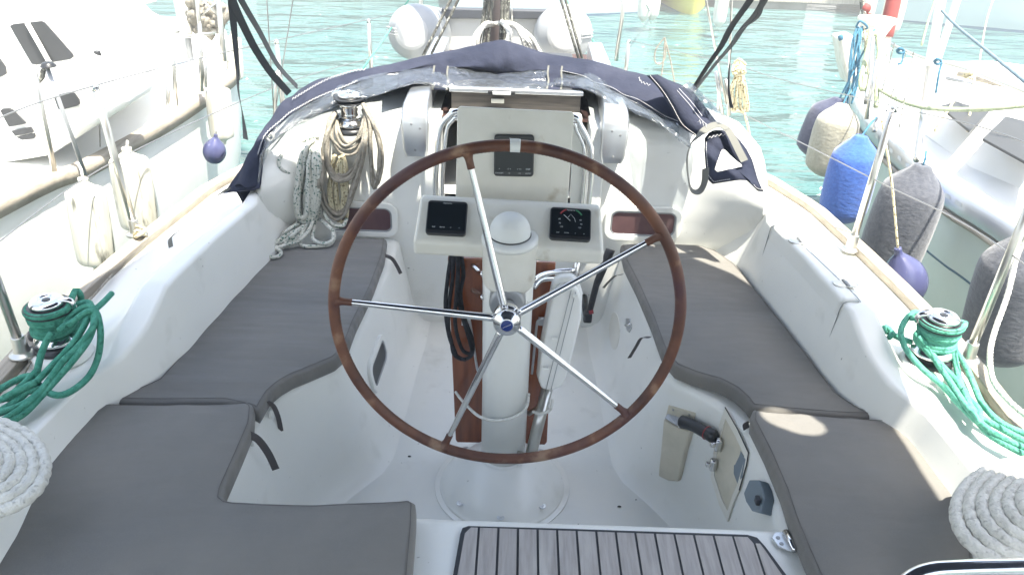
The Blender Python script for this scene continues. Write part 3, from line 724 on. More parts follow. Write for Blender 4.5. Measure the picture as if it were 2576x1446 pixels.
# ------------------------------------------------------------------ pedestal guard with upper plate
gd = thing('pedestal_guard', 'polished steel hoop guard rising in front of the steering column', 'guard rail', (X0, 2.2, .03))
gy = 2.22
def gp(x, y, yy=gy): return Y(x, y, yy)
for off, r_ in ((0, .0085), (17, .006)):
    o_ = off
    pts = [Y(1180+o_*.3, 760, 2.16), Y(1180+o_*.3, 660, 2.16), Y(1140+o_*.6, 600, 2.19), gp(1098+o_, 500), gp(1101+o_, 378), gp(1108+o_, 321), gp(1128+o_*.7, 294+o_*.5), gp(1160, 280+o_*.8), gp(1300, 284+o_), gp(1436, 292+o_), gp(1461-o_*.7, 318+o_*.5), gp(1478-o_, 350), gp(1487-o_, 385), gp(1482-o_, 500), Y(1462-o_*.6, 620, 2.19), Y(1450-o_*.3, 690, 2.16), Y(1444-o_*.3, 780, 2.16)]
    bm = bmesh.new(); tube(bm, resample(catmull(pts, 8), .012), r_, 12); link('hoop_tube', bm, M['chrome'], gd)
for pts in ([(1190, 668, 2.13), (1206, 684, 2.09), (1216, 690, 2.06)], [(1190, 730, 2.13), (1206, 742, 2.09), (1216, 748, 2.06)], [(1343, 704, 2.06), (1362, 692, 2.10), (1395, 684, 2.13), (1444, 680, 2.15)], [(1343, 722, 2.06), (1362, 704, 2.10), (1395, 700, 2.13)]):
    bm = bmesh.new(); tube(bm, catmull(YP(pts), 6), .0085, 12); link('cross_tube', bm, M['chrome'], gd)
q = [Y(1154, 268, 2.19), Y(1440, 283, 2.19), Y(1432, 518, 2.15), Y(1143, 505, 2.15)]
c = sum(q, Vector())/4; ux = ((q[1]-q[0])+(q[2]-q[3])).normalized(); uy = ((q[0]-q[3])+(q[1]-q[2])).normalized(); uy = (uy-ux*uy.dot(ux)).normalized()
w = ((q[1]-q[0]).length+(q[2]-q[3]).length)/2; h = ((q[0]-q[3]).length+(q[1]-q[2]).length)/2
ip = thing('instrument_board', 'upright pale board with one black display behind the top of the wheel', 'board', c-uy*h/2)
plate('board', rrect(c, ux, uy, w, h, .01, 5), .012, M['gel2'], ip, bev=.003)
nb = ux.cross(uy).normalized(); nb = nb if nb.y < 0 else -nb
display([(1243, 337), (1343, 339), (1343, 443), (1243, 441)], c, nb, ip, 'auto')
lx = plate('side_panel', [Y(1441, 300, 2.24), Y(1458, 312, 2.24), Y(1470, 350, 2.24), Y(1468, 520, 2.22), Y(1434, 518, 2.22)], .006, M['gel'], ip, bev=.002)
# ------------------------------------------------------------------ cockpit table leaf
tb = thing('folding_table', 'varnished reddish wood folding table hanging behind the steering column', 'table', (X0, 2.13, .05))
plate('leaf', YP([(1146, 1106, 2.13), (1150, 1113, 2.13), (1213, 1114, 2.13), (1214, 652, 2.13), (1126, 648, 2.13)]), .018, M['mahogany'], tb, bev=.004)
plate('leaf', YP([(1222, 1115, 2.135), (1371, 1119, 2.135), (1376, 1112, 2.135), (1398, 662, 2.135), (1222, 654, 2.135)]), .018, M['mahogany'], tb, bev=.004)
for pts in ([(1166, 802, 2.11), (1178, 800, 2.105), (1183, 815, 2.10), (1190, 860, 2.10), (1200, 925, 2.10), (1204, 932, 2.11)], [(1366, 800, 2.11), (1354, 806, 2.10), (1350, 820, 2.10), (1344, 880, 2.10), (1338, 940, 2.11)]):
    bm = bmesh.new(); tube(bm, catmull(YP(pts), 6), .004, 8); link('stay', bm, M['alu'], tb)
for p in ((1170, 808), (1363, 808)): boxo('hinge_plate', Y(*p, 2.118), (.022, .006, .03), M['alu'], tb, bev=.002)
# ------------------------------------------------------------------ steering wheel
WC = Vector((-.0102, 1.8, .7662)); WR = .4557; WT = .0862; WY = .008
def wp(r, a, d=0):
    """point of the wheel plane; d = distance aft of the plane"""
    lx = r*math.cos(a); lz = r*math.sin(a); y = lz*math.sin(WT)-d*math.cos(WT); z = lz*math.cos(WT)+d*math.sin(WT)
    return WC+Vector((lx*math.cos(WY)-y*math.sin(WY), lx*math.sin(WY)+y*math.cos(WY), z))
WN = (wp(0, 0, 1)-wp(0, 0, 0)).normalized()
wh = thing('steering_wheel', 'large round steering wheel with worn brown leather rim and five steel spokes', 'steering wheel', wp(WR, rad(270)))
bm = bmesh.new(); N = 220; rows = []
for i in range(N):
    a = 2*math.pi*i/N; r0 = .0148*(1+.03*noise.noise(Vector((math.cos(a)*5, math.sin(a)*5, 0))))
    e = (wp(1, a)-wp(0, a)).normalized()
    rows.append([wp(WR, a)+(e*math.cos(t)+WN*math.sin(t))*r0 for t in [2*math.pi*k/18 for k in range(18)]])
grid(bm, rows, closeu=True, closev=True); link('rim', bm, M['leather'], wh)
# stitching along the inside of the rim
bm = bmesh.new(); 
for i in range(300):
    a = 2*math.pi*i/300; e = (wp(1, a)-wp(0, a)).normalized(); p0 = wp(WR, a)-e*.0146+WN*.002; p1 = wp(WR, a+.010)-e*.0146-WN*.004; tube(bm, [p0, p1], .0011, 4)
link('rim_stitching', bm, M['leather'], wh)
bm = bmesh.new(); rows = []
for k in range(9):
    a = rad(89.2)+(k-4)*.0068; e = (wp(1, a)-wp(0, a)).normalized(); rr = .0162 if 0 < k < 8 else .0160
    rows.append([wp(WR, a)+(e*math.cos(t)+WN*math.sin(t))*rr for t in [2*math.pi*j/18 for j in range(18)]])
grid(bm, rows, closeu=True, cap=True); link('white_band', bm, M['whipping'], wh)
for a in (rad(55), rad(149.5), rad(352), rad(208), rad(282)):
    bm = bmesh.new(); rows = []
    for k in range(3):
        b_ = a+(k-1)*.0018; e = (wp(1, b_)-wp(0, b_)).normalized(); rows.append([wp(WR, b_)+(e*math.cos(t)+WN*math.sin(t))*.0153 for t in [2*math.pi*j/18 for j in range(18)]])
    grid(bm, rows, closeu=True, cap=True); link('leather_joint', bm, M['leather'], wh)
for a in (104.0, 32.2, 319.5, 248.2, 176.3):
    a = rad(a); p0 = wp(.028, a, .018); p1 = wp(WR-.03, a, .001)
    bm = bmesh.new(); tube(bm, [p0.lerp(p1, k/20) for k in range(21)], lambda t: lerp(.0108, .0078, t), 16); sp = link('spoke', bm, M['chrome'], wh)
    bm = bmesh.new(); q0 = wp(WR-.048, a, .002); q1 = wp(WR-.004, a)
    tube(bm, [q0.lerp(q1, k/10) for k in range(11)], lambda t: .0098+.010*max(0, t-.45)**2*3.3, 14); link('spoke_sleeve', bm, M['leather'], sp)
hub = lath('hub', [(.0, -.035), (.030, -.035), (.034, -.012), (.036, -.006), (.036, .014), (.030, .017), (.030, .026), (.0335, .029), (.036, .034), (.036, .044), (.032, .050), (.020, .056), (.019, .058), (.0, .058)], wp(0, 0, 0), WN, M['chrome'], wh, 40, .0025)
lath('badge', [(0, 0), (.0150, 0), (.0155, .0015), (0, .002)], wp(0, 0, .058), WN, M['badge'], hub, 32, .0005)
for k, (dx, L_) in enumerate(((-.0105, .0022), (-.0065, .0022), (-.002, .0038), (.003, .0040), (.0072, .0026), (.0105, .0024))):
    dr = wp(1, rad(27))-wp(0, 0); cc = wp(0, 0, .0602)+dr*dx; tube_bm = bmesh.new(); tube(tube_bm, [cc-dr*L_/2, cc+dr*L_/2], .0009, 4); link('badge_print', tube_bm, M['print'], hub)
boss = lath('brake_boss', [(.050, 0), (.050, .05), (.046, .062), (.0, .063)], wp(0, 0, -.125), WN, M['greymetal'], ped, 36, .006)
lath('wheel_shaft', [(.022, 0), (.022, .06)], wp(0, 0, -.07), WN, M['chrome'], wh, 20, .002)
bar('brake_knob', wp(.048, rad(100), -.085), wp(.062, rad(100), -.085), .006, M['black'], ped)
# ------------------------------------------------------------------ things beside the column
cas = thing('moulded_casing', 'long white moulded plastic casing on a steel tube, leaning right of the column', 'casing', Y(1335, 1145, 1.90))
o_ = YP([(1392, 722, 2.03), (1412, 712, 2.03), (1440, 708, 2.03), (1458, 720, 2.03), (1468, 752, 2.03), (1466, 800, 2.02), (1452, 860, 2.01), (1438, 915, 2.0), (1424, 962, 1.99), (1408, 985, 1.99), (1380, 993, 1.99), (1358, 986, 1.99), (1351, 962, 1.99), (1357, 900, 2.0), (1370, 830, 2.01), (1382, 765, 2.02)])
plate('casing_back', [p+Vector((0, .03, 0)) for p in o_], .045, M['boatwhite'], cas, bev=.016)
cc = sum(o_, Vector())/len(o_)
plate('casing_front', [cc+(p-cc)*.94 for p in o_], .026, M['boatwhite'], cas, bev=.010)
for a, b_ in (((1448, 735), (1385, 985)), ((1437, 730), (1372, 985))):
    bm = bmesh.new(); A, B = Y(*a, 2.025), Y(*b_, 1.982); tube(bm, [A+(B-A)*t for t in (0, .25, .5, .75, 1)], .0012, 5); link('parting_line', bm, M['greymetal'], cas)
for p in ((1405, 735, 2.02), (1447, 742, 2.02), (1395, 850, 2.0), (1432, 925, 1.985), (1373, 925, 1.985)): boxo('catch', Y(*p)+Vector((0, -.006, 0)), (.016, .008, .010), M['gel'], cas, bev=.002)
bar('support_tube', Y(1376, 975, 2.02), Y(1334, 1150, 1.93), .0185, M['stainless'], cas, 20)
bar('support_foot', Y(1300, 1140, 1.93), Y(1336, 1150, 1.93), .010, M['stainless'], cas, 12)
bar('cross_link', Y(1330, 1040, 2.05), Y(1378, 1012, 2.0), .008, M['stainless'], cas, 12)
lv = thing('throttle_lever', 'black grip and lever with a red button right of the column', 'lever', Y(1478, 802, 2.80))
bm = bmesh.new(); A, B = Y(1536, 628, 2.86), Y(1502, 712, 2.82); tube(bm, [A+(B-A)*k/8 for k in range(9)], lambda t: .024-.006*t, 14, flat=.7); link('grip', bm, M['black'], lv)
bm = bmesh.new(); A, B = Y(1502, 710, 2.82), Y(1480, 795, 2.80); tube(bm, [A+(B-A)*k/8 for k in range(9)], .013, 12); link('lever_arm', bm, M['black'], lv)
boxo('lever_head', Y(1478, 796, 2.80), (.035, .04, .045), M['black'], lv, bev=.008)
bar('button', Y(1482, 786, 2.79), Y(1493, 784, 2.79), .008, M['printred'], lv)
q = Y(1476, 800, 2.81); bar('lever_bracket', q, q+Vector((0, .18, 0)), .014, M['black'], lv)
rope('black_cord', [YP([(1142, 640, 2.10), (1140, 700, 2.09), (1132, 760, 2.08), (1128, 820, 2.08), (1136, 860, 2.08), (1142, 890, 2.08), (1160, 904, 2.08), (1180, 900, 2.07), (1190, 884, 2.07), (1186, 850, 2.07), (1168, 800, 2.08), (1160, 740, 2.09), (1165, 690, 2.10), (1160, 640, 2.10)]),
     YP([(1150, 640, 2.09), (1152, 700, 2.08), (1146, 760, 2.07), (1147, 820, 2.07), (1160, 870, 2.07), (1172, 888, 2.07), (1186, 884, 2.06), (1176, 840, 2.07), (1160, 790, 2.07), (1150, 730, 2.08), (1153, 660, 2.09)]),
     YP([(1136, 640, 2.11), (1128, 700, 2.09), (1122, 770, 2.08), (1130, 840, 2.08), (1142, 880, 2.08), (1150, 897, 2.08), (1170, 905, 2.07)])], .0062, M['ropeblack'], label='black cord hung in long loops on the left leaf of the table', cat='cord', jit=.002)
rope('tie_line', [YP([(1146, 985, 2.10), (1160, 1004, 2.07), (1190, 1035, 1.96), (1212, 1050, 1.915), (1240, 1057, 1.905), (1275, 1054, 1.905), (1305, 1042, 1.915), (1325, 1022, 1.93), (1330, 990, 1.97)]), YP([(1340, 1035, 1.95), (1362, 1040, 1.93), (1384, 1030, 1.93), (1390, 1005, 1.96)])], .0048, M['ropewhite'], twist=.02, label='thin white cord tied around the white steering column', cat='cord')
# ------------------------------------------------------------------ winch handle pocket, panels on the starboard seat front
def fp(x, y, t=0):  # point on starboard seat front seen at px, solved on the moulding
    r = ray(x, y); best = None
    for i in range(900):
        tt = .6+i*.003; p = Vector((0, 0, CAMH))+r*tt
        if p.z > .42 or p.z < 0 or p.y > 3 or p.y < 1: continue
        xs, xi = interp(TB, p.y)[:2]; sx = X0+lerp(xs, xi, p.z/.415)
        if p.x > sx-.0-t: return p
    return Z(x, y, .1)
pk = [fp(1683, 1018, .004), fp(1750, 1038, .004), fp(1742, 1075, .004), fp(1725, 1130, .004), fp(1708, 1215, .004), fp(1680, 1212, .004), fp(1652, 1200, .004), fp(1662, 1120, .004), fp(1672, 1060, .004)]
pocket = thing('winch_handle_pocket', 'cream plastic pocket on the white side holding a black-gripped winch handle', 'pocket', Vector((pk[5].x, pk[5].y, pk[5].z)))
pnn = newell(pk); pnn = pnn if pnn.dot(Vector((0, 0, CAMH))-pk[0]) > 0 else -pnn
plate('back_plate', [p+pnn*.002 for p in (pk[0], pk[1], pk[2], pk[8])], .004, M['wellcream'], pocket, bev=.001)
pb = [fp(1668, 1052, .03), fp(1700, 1072, .045), fp(1738, 1082, .03), fp(1722, 1135, .03), fp(1706, 1212, .02), fp(1680, 1210, .025), fp(1654, 1198, .02), fp(1662, 1120, .03)]
plate('pocket_body', pb, .035, M['wellcream'], pocket, bev=.008)
plate('pocket_mouth', [fp(1672, 1050, .032), fp(1700, 1068, .047), fp(1734, 1079, .032), fp(1737, 1066, .012), fp(1705, 1048, .010), fp(1680, 1040, .012)], .002, M['greymetal'], pocket, bev=0)
for p in ((1695, 1030), (1736, 1042)): lath('screw', [(0, 0), (.004, 0), (.003, .0015), (0, .0015)], fp(*p, .004)+pnn*.003, pnn, M['greymetal'], pocket, 10, .0005)
hn = thing('winch_handle', 'black rubber grip of a winch handle with a red ring, in the pocket', 'winch handle', fp(1712, 1060, .05))
A = fp(1714, 1060, .035); B = Y(1800, 1100, A.y-.10); pts = catmull([A, A.lerp(B, .25)+Vector((0, 0, .006)), A.lerp(B, .6)+Vector((0, 0, .004)), B], 8)
bm = bmesh.new(); tube(bm, pts, lambda t: .0215-.003*math.sin(t*3.14)-(.0 if .04 < t < .96 else .006), 18); link('grip', bm, M['black'], hn)
bm = bmesh.new(); q0, q1 = pts[-6], pts[-5]; tube(bm, [q0, q0.lerp(q1, .35)], .0220, 18); link('red_ring', bm, M['printred'], hn)
bm = bmesh.new(); tube(bm, [A, A+Vector((.004, .008, -.11))], .011, 12); link('arm', bm, M['chrome'], hn)
# opening with clear cover
ol = [fp(*p, .003) for p in ((1826, 1024), (1858, 1080), (1885, 1138), (1880, 1170), (1862, 1232), (1848, 1262), (1832, 1312), (1812, 1270), (1790, 1200), (1795, 1150), (1808, 1080))]
cn = sum(ol, Vector())/len(ol)
pc = thing('locker_hatch', 'cream panel door with two latches, right of the winch handle pocket', 'hatch', Vector((cn.x, cn.y, .05)))
nn = newell(ol); nn = nn if nn.dot(Vector((0, 0, CAMH))-cn) > 0 else -nn
ringplate('door_frame', [p+nn*.004 for p in ol], [cn+(p-cn)*.80+nn*.004 for p in ol], .006, M['gel2'], pc, toward=nn, bev=.001)
plate('door_panel', [cn+(p-cn)*.80+nn*.001 for p in ol], .002, M['wellcream'], pc, bev=0, toward=nn)
plate('inner_panel', [fp(*p, .007)+nn*.002 for p in ((1858, 1120), (1876, 1155), (1868, 1200), (1856, 1215), (1847, 1190), (1848, 1160))], .002, M['greyplastic'], pc, bev=0, toward=nn)
bm = bmesh.new(); tube(bm, [p+nn*.003 for p in (ol[0], ol[1], ol[2], ol[3], ol[4])], .0018, 5); link('seam', bm, M['caulk'], pc)
for p in ((1806, 1118), (1794, 1168)):
    lp = fp(*p, .02); l_ = boxo('latch', lp, (.020, .024, .042), M['chrome'], pc, bev=.007); boxo('latch_tongue', lp+Vector((-.016, -.004, .004)), (.016, .014, .016), M['chrome'], l_, bev=.004)
cb = thing('hose_bracket', 'blue-grey angular plastic bracket on the white side by the bottom right cushion', 'bracket', fp(1905, 1280, .01))
plate('bracket_body', [fp(*p, .03) for p in ((1884, 1206), (1908, 1206), (1918, 1228), (1922, 1250), (1914, 1290), (1890, 1284), (1876, 1262), (1870, 1240))], .03, M['greyplastic'], cb, bev=.004)
boxo('slot', fp(1906, 1258, .034), (.012, .02, .02), M['caulk'], cb, bev=.003)
# small oval cover and lift latch on the forward starboard seat front
ov = [fp(1545+13*math.cos(a), 832+47*math.sin(a), .002) for a in [2*math.pi*k/24 for k in range(24)]]
ring_ = plate('inspection_cover', ov, .006, M['gel2'], None, bev=.001); tag(ring_, 'narrow oval cream cover on the white seat front right of the column', 'cover')
l2 = thing('seat_latch', 'small chrome latch on the white seat front beside the oval cover', 'latch', fp(1580, 818, .01))
plate('latch_plate', [fp(*p, .003) for p in ((1574, 800), (1584, 800), (1588, 826), (1582, 836), (1574, 830))], .004, M['alu'], l2, bev=.001); bar('latch_bar', fp(1574, 818, .012), fp(1586, 816, .012), .005, M['chrome'], l2)
# crumbs on the sole
for k, (x, y) in enumerate(((1030, 1147), (1558, 1273), (1147, 1285), (975, 1035), (1600, 1256), (1480, 1120), (900, 1175))):
    z0 = .006; p = Z(x, y, z0); bm = bmesh.new(); bmesh.ops.create_icosphere(bm, subdivisions=1, radius=.005 if k < 2 else .0022, matrix=Matrix.Translation(p) @ Matrix.Diagonal((1.4, .8, .5, 1)))
    o = link('crumb', bm, M['dirt']); tag(o, ['dark leaf scrap on the white sole left of the column base', 'dark leaf scrap on the white sole right of the column base'][k] if k < 2 else 'tiny dark speck on the white cockpit sole', 'debris', None if k < 2 else 'specks on the cockpit sole')
# ------------------------------------------------------------------ deck winches
def winch(loc, s, label, m2=None):
    w = thing('winch', label, 'winch', loc, 'chrome winches')
    lath('base', [(0, 0), (.064, 0), (.064, .010), (.058, .018), (.050, .022), (0, .022)], loc, (0, 0, 1), M['black'], w, 36, .003)
    for ob in (w.children): pass
    lath('skirt', [(.050, .022), (.056, .026), (.058, .034), (.050, .044), (.042, .052), (0, .052)], loc, (0, 0, 1), M['chrome'], w, 36, .004)
    lath('drum', [(.040, .052), (.037, .075), (.038, .10), (.046, .112)], loc, (0, 0, 1), M['chrome'], w, 36, .004)
    lath('jaws', [(.046, .112), (.060, .116), (.061, .119), (.048, .123), (.048, .126), (.061, .130), (.060, .134), (0, .135)], loc, (0, 0, 1), M['black'], w, 36, .0015)
    cp = lath('cap', [(.044, .135), (.044, .145), (.038, .152), (.022, .155), (.020, .150), (.012, .150), (0, .150)], loc, (0, 0, 1), M['chrome'], w, 36, .003)
    lath('socket', [(.011, .1502), (.011, .1512), (.0, .1512)], loc, (0, 0, 1), M['black'], cp, 8, .0003)
    bm = bmesh.new(); L = Vector(loc); tube(bm, catmull([L+Vector((s*.03, 0, .150)), L+Vector((s*.056, .006, .148)), L+Vector((s*.066, .008, .135)), L+Vector((s*.064, .008, .118))], 5), .008, 10, flat=.6); link('line_guide', bm, M['chrome'], w)
    return w
def turns(loc, n, r, z0, z1, rr):
    return [Vector(loc)+Vector(((rr(t) if callable(rr) else rr)*math.cos(a), (rr(t) if callable(rr) else rr)*math.sin(a), lerp(z0, z1, t))) for a, t in [(2*math.pi*n*k/(n*14), k/(n*14)) for k in range(n*14+1)]]
WL = Z(150, 872, .60); WRr = Z(2336, 905, .60)
winch(WL, 1, 'chrome winch wrapped with green rope on the left side deck')
winch(WRr, -1, 'chrome winch wrapped with green rope on the right side deck in the sun')
for w_, lb in ((WL, 'left'), (WRr, 'right')):
    lath('winch_pad', [(.0, -.03), (.085, -.03), (.075, 0), (0, .0)], w_, (0, 0, 1), M['gel'], boat, 40, .01)
def coilturns(w_): return turns(w_, 6, 0, .056, .108, lambda t: .047+.004*math.sin(t*9))
rope('winch_rope', [coilturns(WL), turns(WL, 1, 0, .124, .128, .054)+[Z(190, 730, .74), Z(204, 748, .72), Z(196, 770, .68)],
    ZP([(281, 738, .66), (262, 758, .66), (240, 778, .66), (215, 800, .66), (190, 835, .655)]),
    ZP([(150, 800, .70), (190, 770, .715), (215, 760, .72), (228, 766, .72), (225, 790, .71), (200, 840, .685), (165, 885, .66), (135, 915, .64), (87, 965, .62), (44, 1006, .60), (-30, 1050, .58)]),
    ZP([(160, 810, .70), (205, 775, .72), (232, 772, .725), (240, 790, .715), (232, 826, .70), (196, 872, .67), (158, 909, .65), (131, 945, .63), (98, 988, .61), (50, 1030, .60), (-30, 1080, .58)]),
    ZP([(170, 820, .70), (215, 786, .72), (240, 784, .72), (250, 812, .70), (253, 850, .67), (246, 900, .62), (224, 946, .60), (185, 980, .598), (148, 994, .598), (113, 982, .60), (85, 955, .61)]),
    ZP([(131, 835, .69), (116, 860, .67), (104, 890, .65), (95, 926, .63), (90, 945, .62), (65, 946, .61), (33, 960, .60), (-20, 990, .59)]),
    ZP([(150, 830, .70), (185, 800, .70), (215, 780, .71), (236, 800, .705), (225, 850, .68), (185, 905, .65), (150, 945, .625), (100, 1000, .60), (60, 1040, .59), (0, 1075, .58)]),
    ZP([(95, 930, .63), (60, 965, .615), (30, 990, .61), (10, 1000, .61), (40, 985, .62), (90, 960, .63)]),
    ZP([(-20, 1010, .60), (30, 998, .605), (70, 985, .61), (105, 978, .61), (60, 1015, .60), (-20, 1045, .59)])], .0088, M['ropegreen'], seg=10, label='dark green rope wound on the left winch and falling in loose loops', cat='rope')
rope('winch_rope', [coilturns(WRr), turns(WRr, 1, 0, .124, .128, .054)+[Z(2290, 800, .72)],
    ZP([(2165, 820, .615), (2190, 821, .615), (2212, 823, .62), (2235, 836, .62), (2262, 850, .63), (2290, 860, .65)]),
    ZP([(2330, 790, .715), (2300, 786, .72), (2278, 805, .71), (2266, 836, .69), (2279, 877, .66), (2319, 926, .62), (2369, 968, .60), (2412, 1015, .60), (2460, 1062, .60), (2502, 1102, .60), (2590, 1150, .60)]),
    ZP([(2320, 830, .70), (2305, 840, .69), (2318, 862, .67), (2340, 890, .65), (2385, 936, .61), (2412, 966, .605), (2452, 1035, .60), (2519, 1078, .60), (2600, 1120, .60)]),
    ZP([(2370, 800, .72), (2386, 806, .71), (2394, 850, .67), (2402, 900, .63), (2410, 940, .61), (2425, 985, .603), (2462, 1030, .60), (2462, 1062, .612), (2440, 1020, .612), (2425, 980, .612)]),
    ZP([(2380, 830, .70), (2402, 877, .65), (2429, 920, .61), (2449, 966, .60), (2474, 1020, .60), (2526, 1068, .60), (2600, 1098, .60)]),
    ZP([(2310, 845, .69), (2340, 880, .66), (2362, 920, .63), (2390, 960, .61), (2430, 1020, .61), (2480, 1075, .61), (2540, 1110, .61), (2600, 1135, .61)]),
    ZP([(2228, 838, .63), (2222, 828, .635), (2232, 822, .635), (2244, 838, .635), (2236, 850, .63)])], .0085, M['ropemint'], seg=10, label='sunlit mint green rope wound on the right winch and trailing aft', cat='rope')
lath('deck_organizer', [(.0, 0), (.022, 0), (.024, .012), (.020, .024), (0, .026)], Z(95, 850, .60), (0, 0, 1), M['black'], None, 20, .003, label='small black block on the left deck behind the winch', cat='block')
rope('furling_line', [ZP([(22, 1010, .59), (60, 940, .59), (100, 880, .59), (170, 820, .60), (230, 750, .60), (283, 690, .60)])], .0035, M['ropegrey'], label='thin grey line running along the left side deck', cat='line')
# heavy mooring coils
def coil(cx, cy, rx, ry, n, step, z, tilt=0, wob=.0):
    st = []
    for k in range(n):
        pts = []
        for j in range(16):
            a = 2*math.pi*j/16+k*.4; R_ = 1-step*k
            x = cx+rx*R_*math.cos(a)*(1+wob*math.sin(2*a+k)); y = cy+ry*R_*math.sin(a)*(1+wob*math.cos(3*a+k*2))
            pts.append(Z(x, y, z+.010*k+.006*math.sin(3*a+k)+tilt*math.cos(a)))
        st.append(pts)
    return st
rope('mooring_rope', [q for k in range(5) for q in coil(-62-27*k, 1174-3*k, 174-3*k, 118-13*k, 1, 0, .622+.009*k, wob=.012*(k % 3))], .0150, M['ropewhite'], closed=True, twist=.085, label='thick white twisted mooring rope coiled at the left edge', cat='rope', group='coiled mooring ropes')
rope('mooring_rope', [q for k in range(6) for q in coil(2588+29*k, 1290-5*k, 182-4*k, 128-11*k, 1, 0, .620+.010*k, wob=.014*(k % 3))], .0152, M['ropewhite'], closed=True, twist=.085, label='thick white twisted mooring rope coiled at the right edge', cat='rope', group='coiled mooring ropes')
rope('mooring_rope_end', [ZP([(2600, 560, .95), (2560, 640, .85), (2535, 740, .75), (2500, 840, .66), (2490, 900, .64), (2500, 960, .63), (2540, 1010, .63), (2600, 1060, .63)])], .008, M['ropewhite'], twist=.05, label='white twisted rope running down over the right toe rail', cat='rope')
# pushpit tube bottom right
bm = bmesh.new(); tube(bm, resample(catmull([Vector((.72, .50, .50)), Vector((.70, .56, .80))]+ZP([(2180, 1560, .86), (2270, 1470, .90), (2330, 1437, .92), (2420, 1428, .93), (2600, 1424, .94), (2800, 1424, .95)]), 8), .01), .0125, 16)
tag(link('stern_rail', bm, M['chrome'], smooth=True), 'polished steel stern rail tube at the bottom right corner', 'rail')
# ------------------------------------------------------------------ stanchions and lifelines
def stanchion(foot, h, label, r=.0125, lean=(0, 0)):
    f = Vector(foot); s = thing('stanchion', label, 'stanchion', f, 'stanchions of the sailboat')
    bm = bmesh.new(); tp = f+Vector((lean[0], lean[1], h)); tube(bm, [f+Vector((0, 0, .02)), tp], r, 14); link('post', bm, M['stainless'], s)
    lath('cap', [(r+.001, -.015), (r+.001, 0), (.004, .006), (0, .006)], tp, (0, 0, 1), M['chrome'], s, 14, .002)
    lath('foot', [(.034, 0), (.034, .006), (.020, .012), (.017, .06), (0, .06)], f, (0, 0, 1), M['stainless'], s, 20, .003)
    return tp
L1 = stanchion(Z(58, 892, .60), .60, 'dull steel stanchion at the left edge beside the left winch', lean=(-.02, 0))
L2 = stanchion(Z(343, 590, .60), .53, 'second steel stanchion on the left side deck, ahead of the winch', lean=(-.03, .0))
R1 = stanchion(Z(2432, 905, .60), .62, 'steel stanchion at the right edge beside the right winch', lean=(.02, 0))
R2 = stanchion(Z(2140, 628, .60), .53, 'steel stanchion on the right toe rail by the violet ball fender', lean=(.02, 0))
def fs(px, y): # stanchion placed by its visible top
    t = Y(*px, y); return t
for px, y, lb in (((695, 102), 3.65, 'slim stanchion left of the folded sprayhood'), ((927, 50), 4.35, 'slim stanchion left of the grey dinghy tubes'), ((1582, 102), 4.4, 'slim stanchion right of the grey dinghy tubes')):
    t = fs(px, y); f = Vector((t.x, t.y, .62)); stanchion(f, t.z-.62, lb, .010)
def wire(name, pts, r, label, m=M['wire'], cat='lifeline', grp='lifelines'):
    return rope(name, [pts], r, m, seg=6, step=.05, label=label, cat=cat, group=grp)
T1 = Y(695, 102, 3.65); T2 = Y(927, 50, 4.35); T3 = Y(1582, 102, 4.4)
wire('lifeline', [L1+Vector((0, -1.2, 0)), L1, L2, T1, T2, Y(1000, 32, 4.8)], .0022, 'upper wire lifeline along the left side of the boat')
wire('lifeline', [Z(-200, 765, .88)]+[L1.lerp(Z(58, 892, .60), .48), L2.lerp(Z(343, 590, .60), .48), T1-Vector((0, 0, .2)), T2-Vector((0, 0, .2))], .0022, 'lower wire lifeline along the left side of the boat')
wire('lifeline', [R1+Vector((0, -1.2, 0)), R1, R2, Y(1978, 204, 3.4), Y(1830, 160, 3.7), T3], .0022, 'upper wire lifeline along the right side of the boat')
wire('lifeline', [R1.lerp(Z(2432, 905, .60), .45)+Vector((0, -1.2, 0)), R1.lerp(Z(2432, 905, .60), .45), R2.lerp(Z(2140, 628, .60), .48), Y(1861, 284, 3.35), Y(1740, 235, 3.8)], .0022, 'lower wire lifeline along the right side of the boat')
# shrouds
def line(name, a, b, ya, yb, r, label, cat, m, grp=None): return rope(name, [[Y(*a, ya), Y(*b, yb)]], r, m, seg=6, step=.3, label=label, cat=cat, group=grp)
for a, b, lb in (((1768, -40), (1827, 262), 'thick pale shroud beside the hanging rope bundle'), ((1842, -40), (1830, 310), 'thin wire shroud right of the dark strap')):
    rope('shroud', [[Y(*a, 3.25)+ (Y(*a, 3.25)-Y(*b, 3.3))*3, Y(*b, 3.3)]], .0045, M['stainless'], seg=8, step=.5, label=lb, cat='shroud', group='wire shrouds')
for a, b, lb in (((671, 0), (689, 285), 'thin wire shroud left of the folded sprayhood'), ((737, 0), (692, 285), 'thin leaning wire shroud left of the folded sprayhood')):
    rope('shroud', [[Y(*a, 3.35)+(Y(*a, 3.35)-Y(*b, 3.35))*3, Y(*b, 3.35)]], .0025, M['wire'], seg=8, step=.5, label=lb, cat='shroud', group='wire shrouds')
for x, yv in ((1818, 3.3), (1824, 3.3)): 
    pass
tbk = thing('turnbuckle', 'steel rigging screws where the right shroud meets the deck', 'rigging screw', Vector((Y(1822, 300, 3.3).x, 3.3, .6)))
for a, b in (((1812, 190), (1806, 280)), ((1825, 200), (1835, 290)), ((1800, 180), (1818, 290))): bar('screw_body', Y(*a, 3.3), Y(*b, 3.3), .007, M['stainless'], tbk)
tbl = thing('turnbuckle', 'steel rigging screws where the left shroud meets the deck', 'rigging screw', Vector((Y(700, 290, 3.35).x, 3.35, .6)))
for a, b in (((702, 170), (708, 260)), ((696, 180), (690, 290))): bar('screw_body', Y(*a, 3.35), Y(*b, 3.35), .006, M['stainless'], tbl)
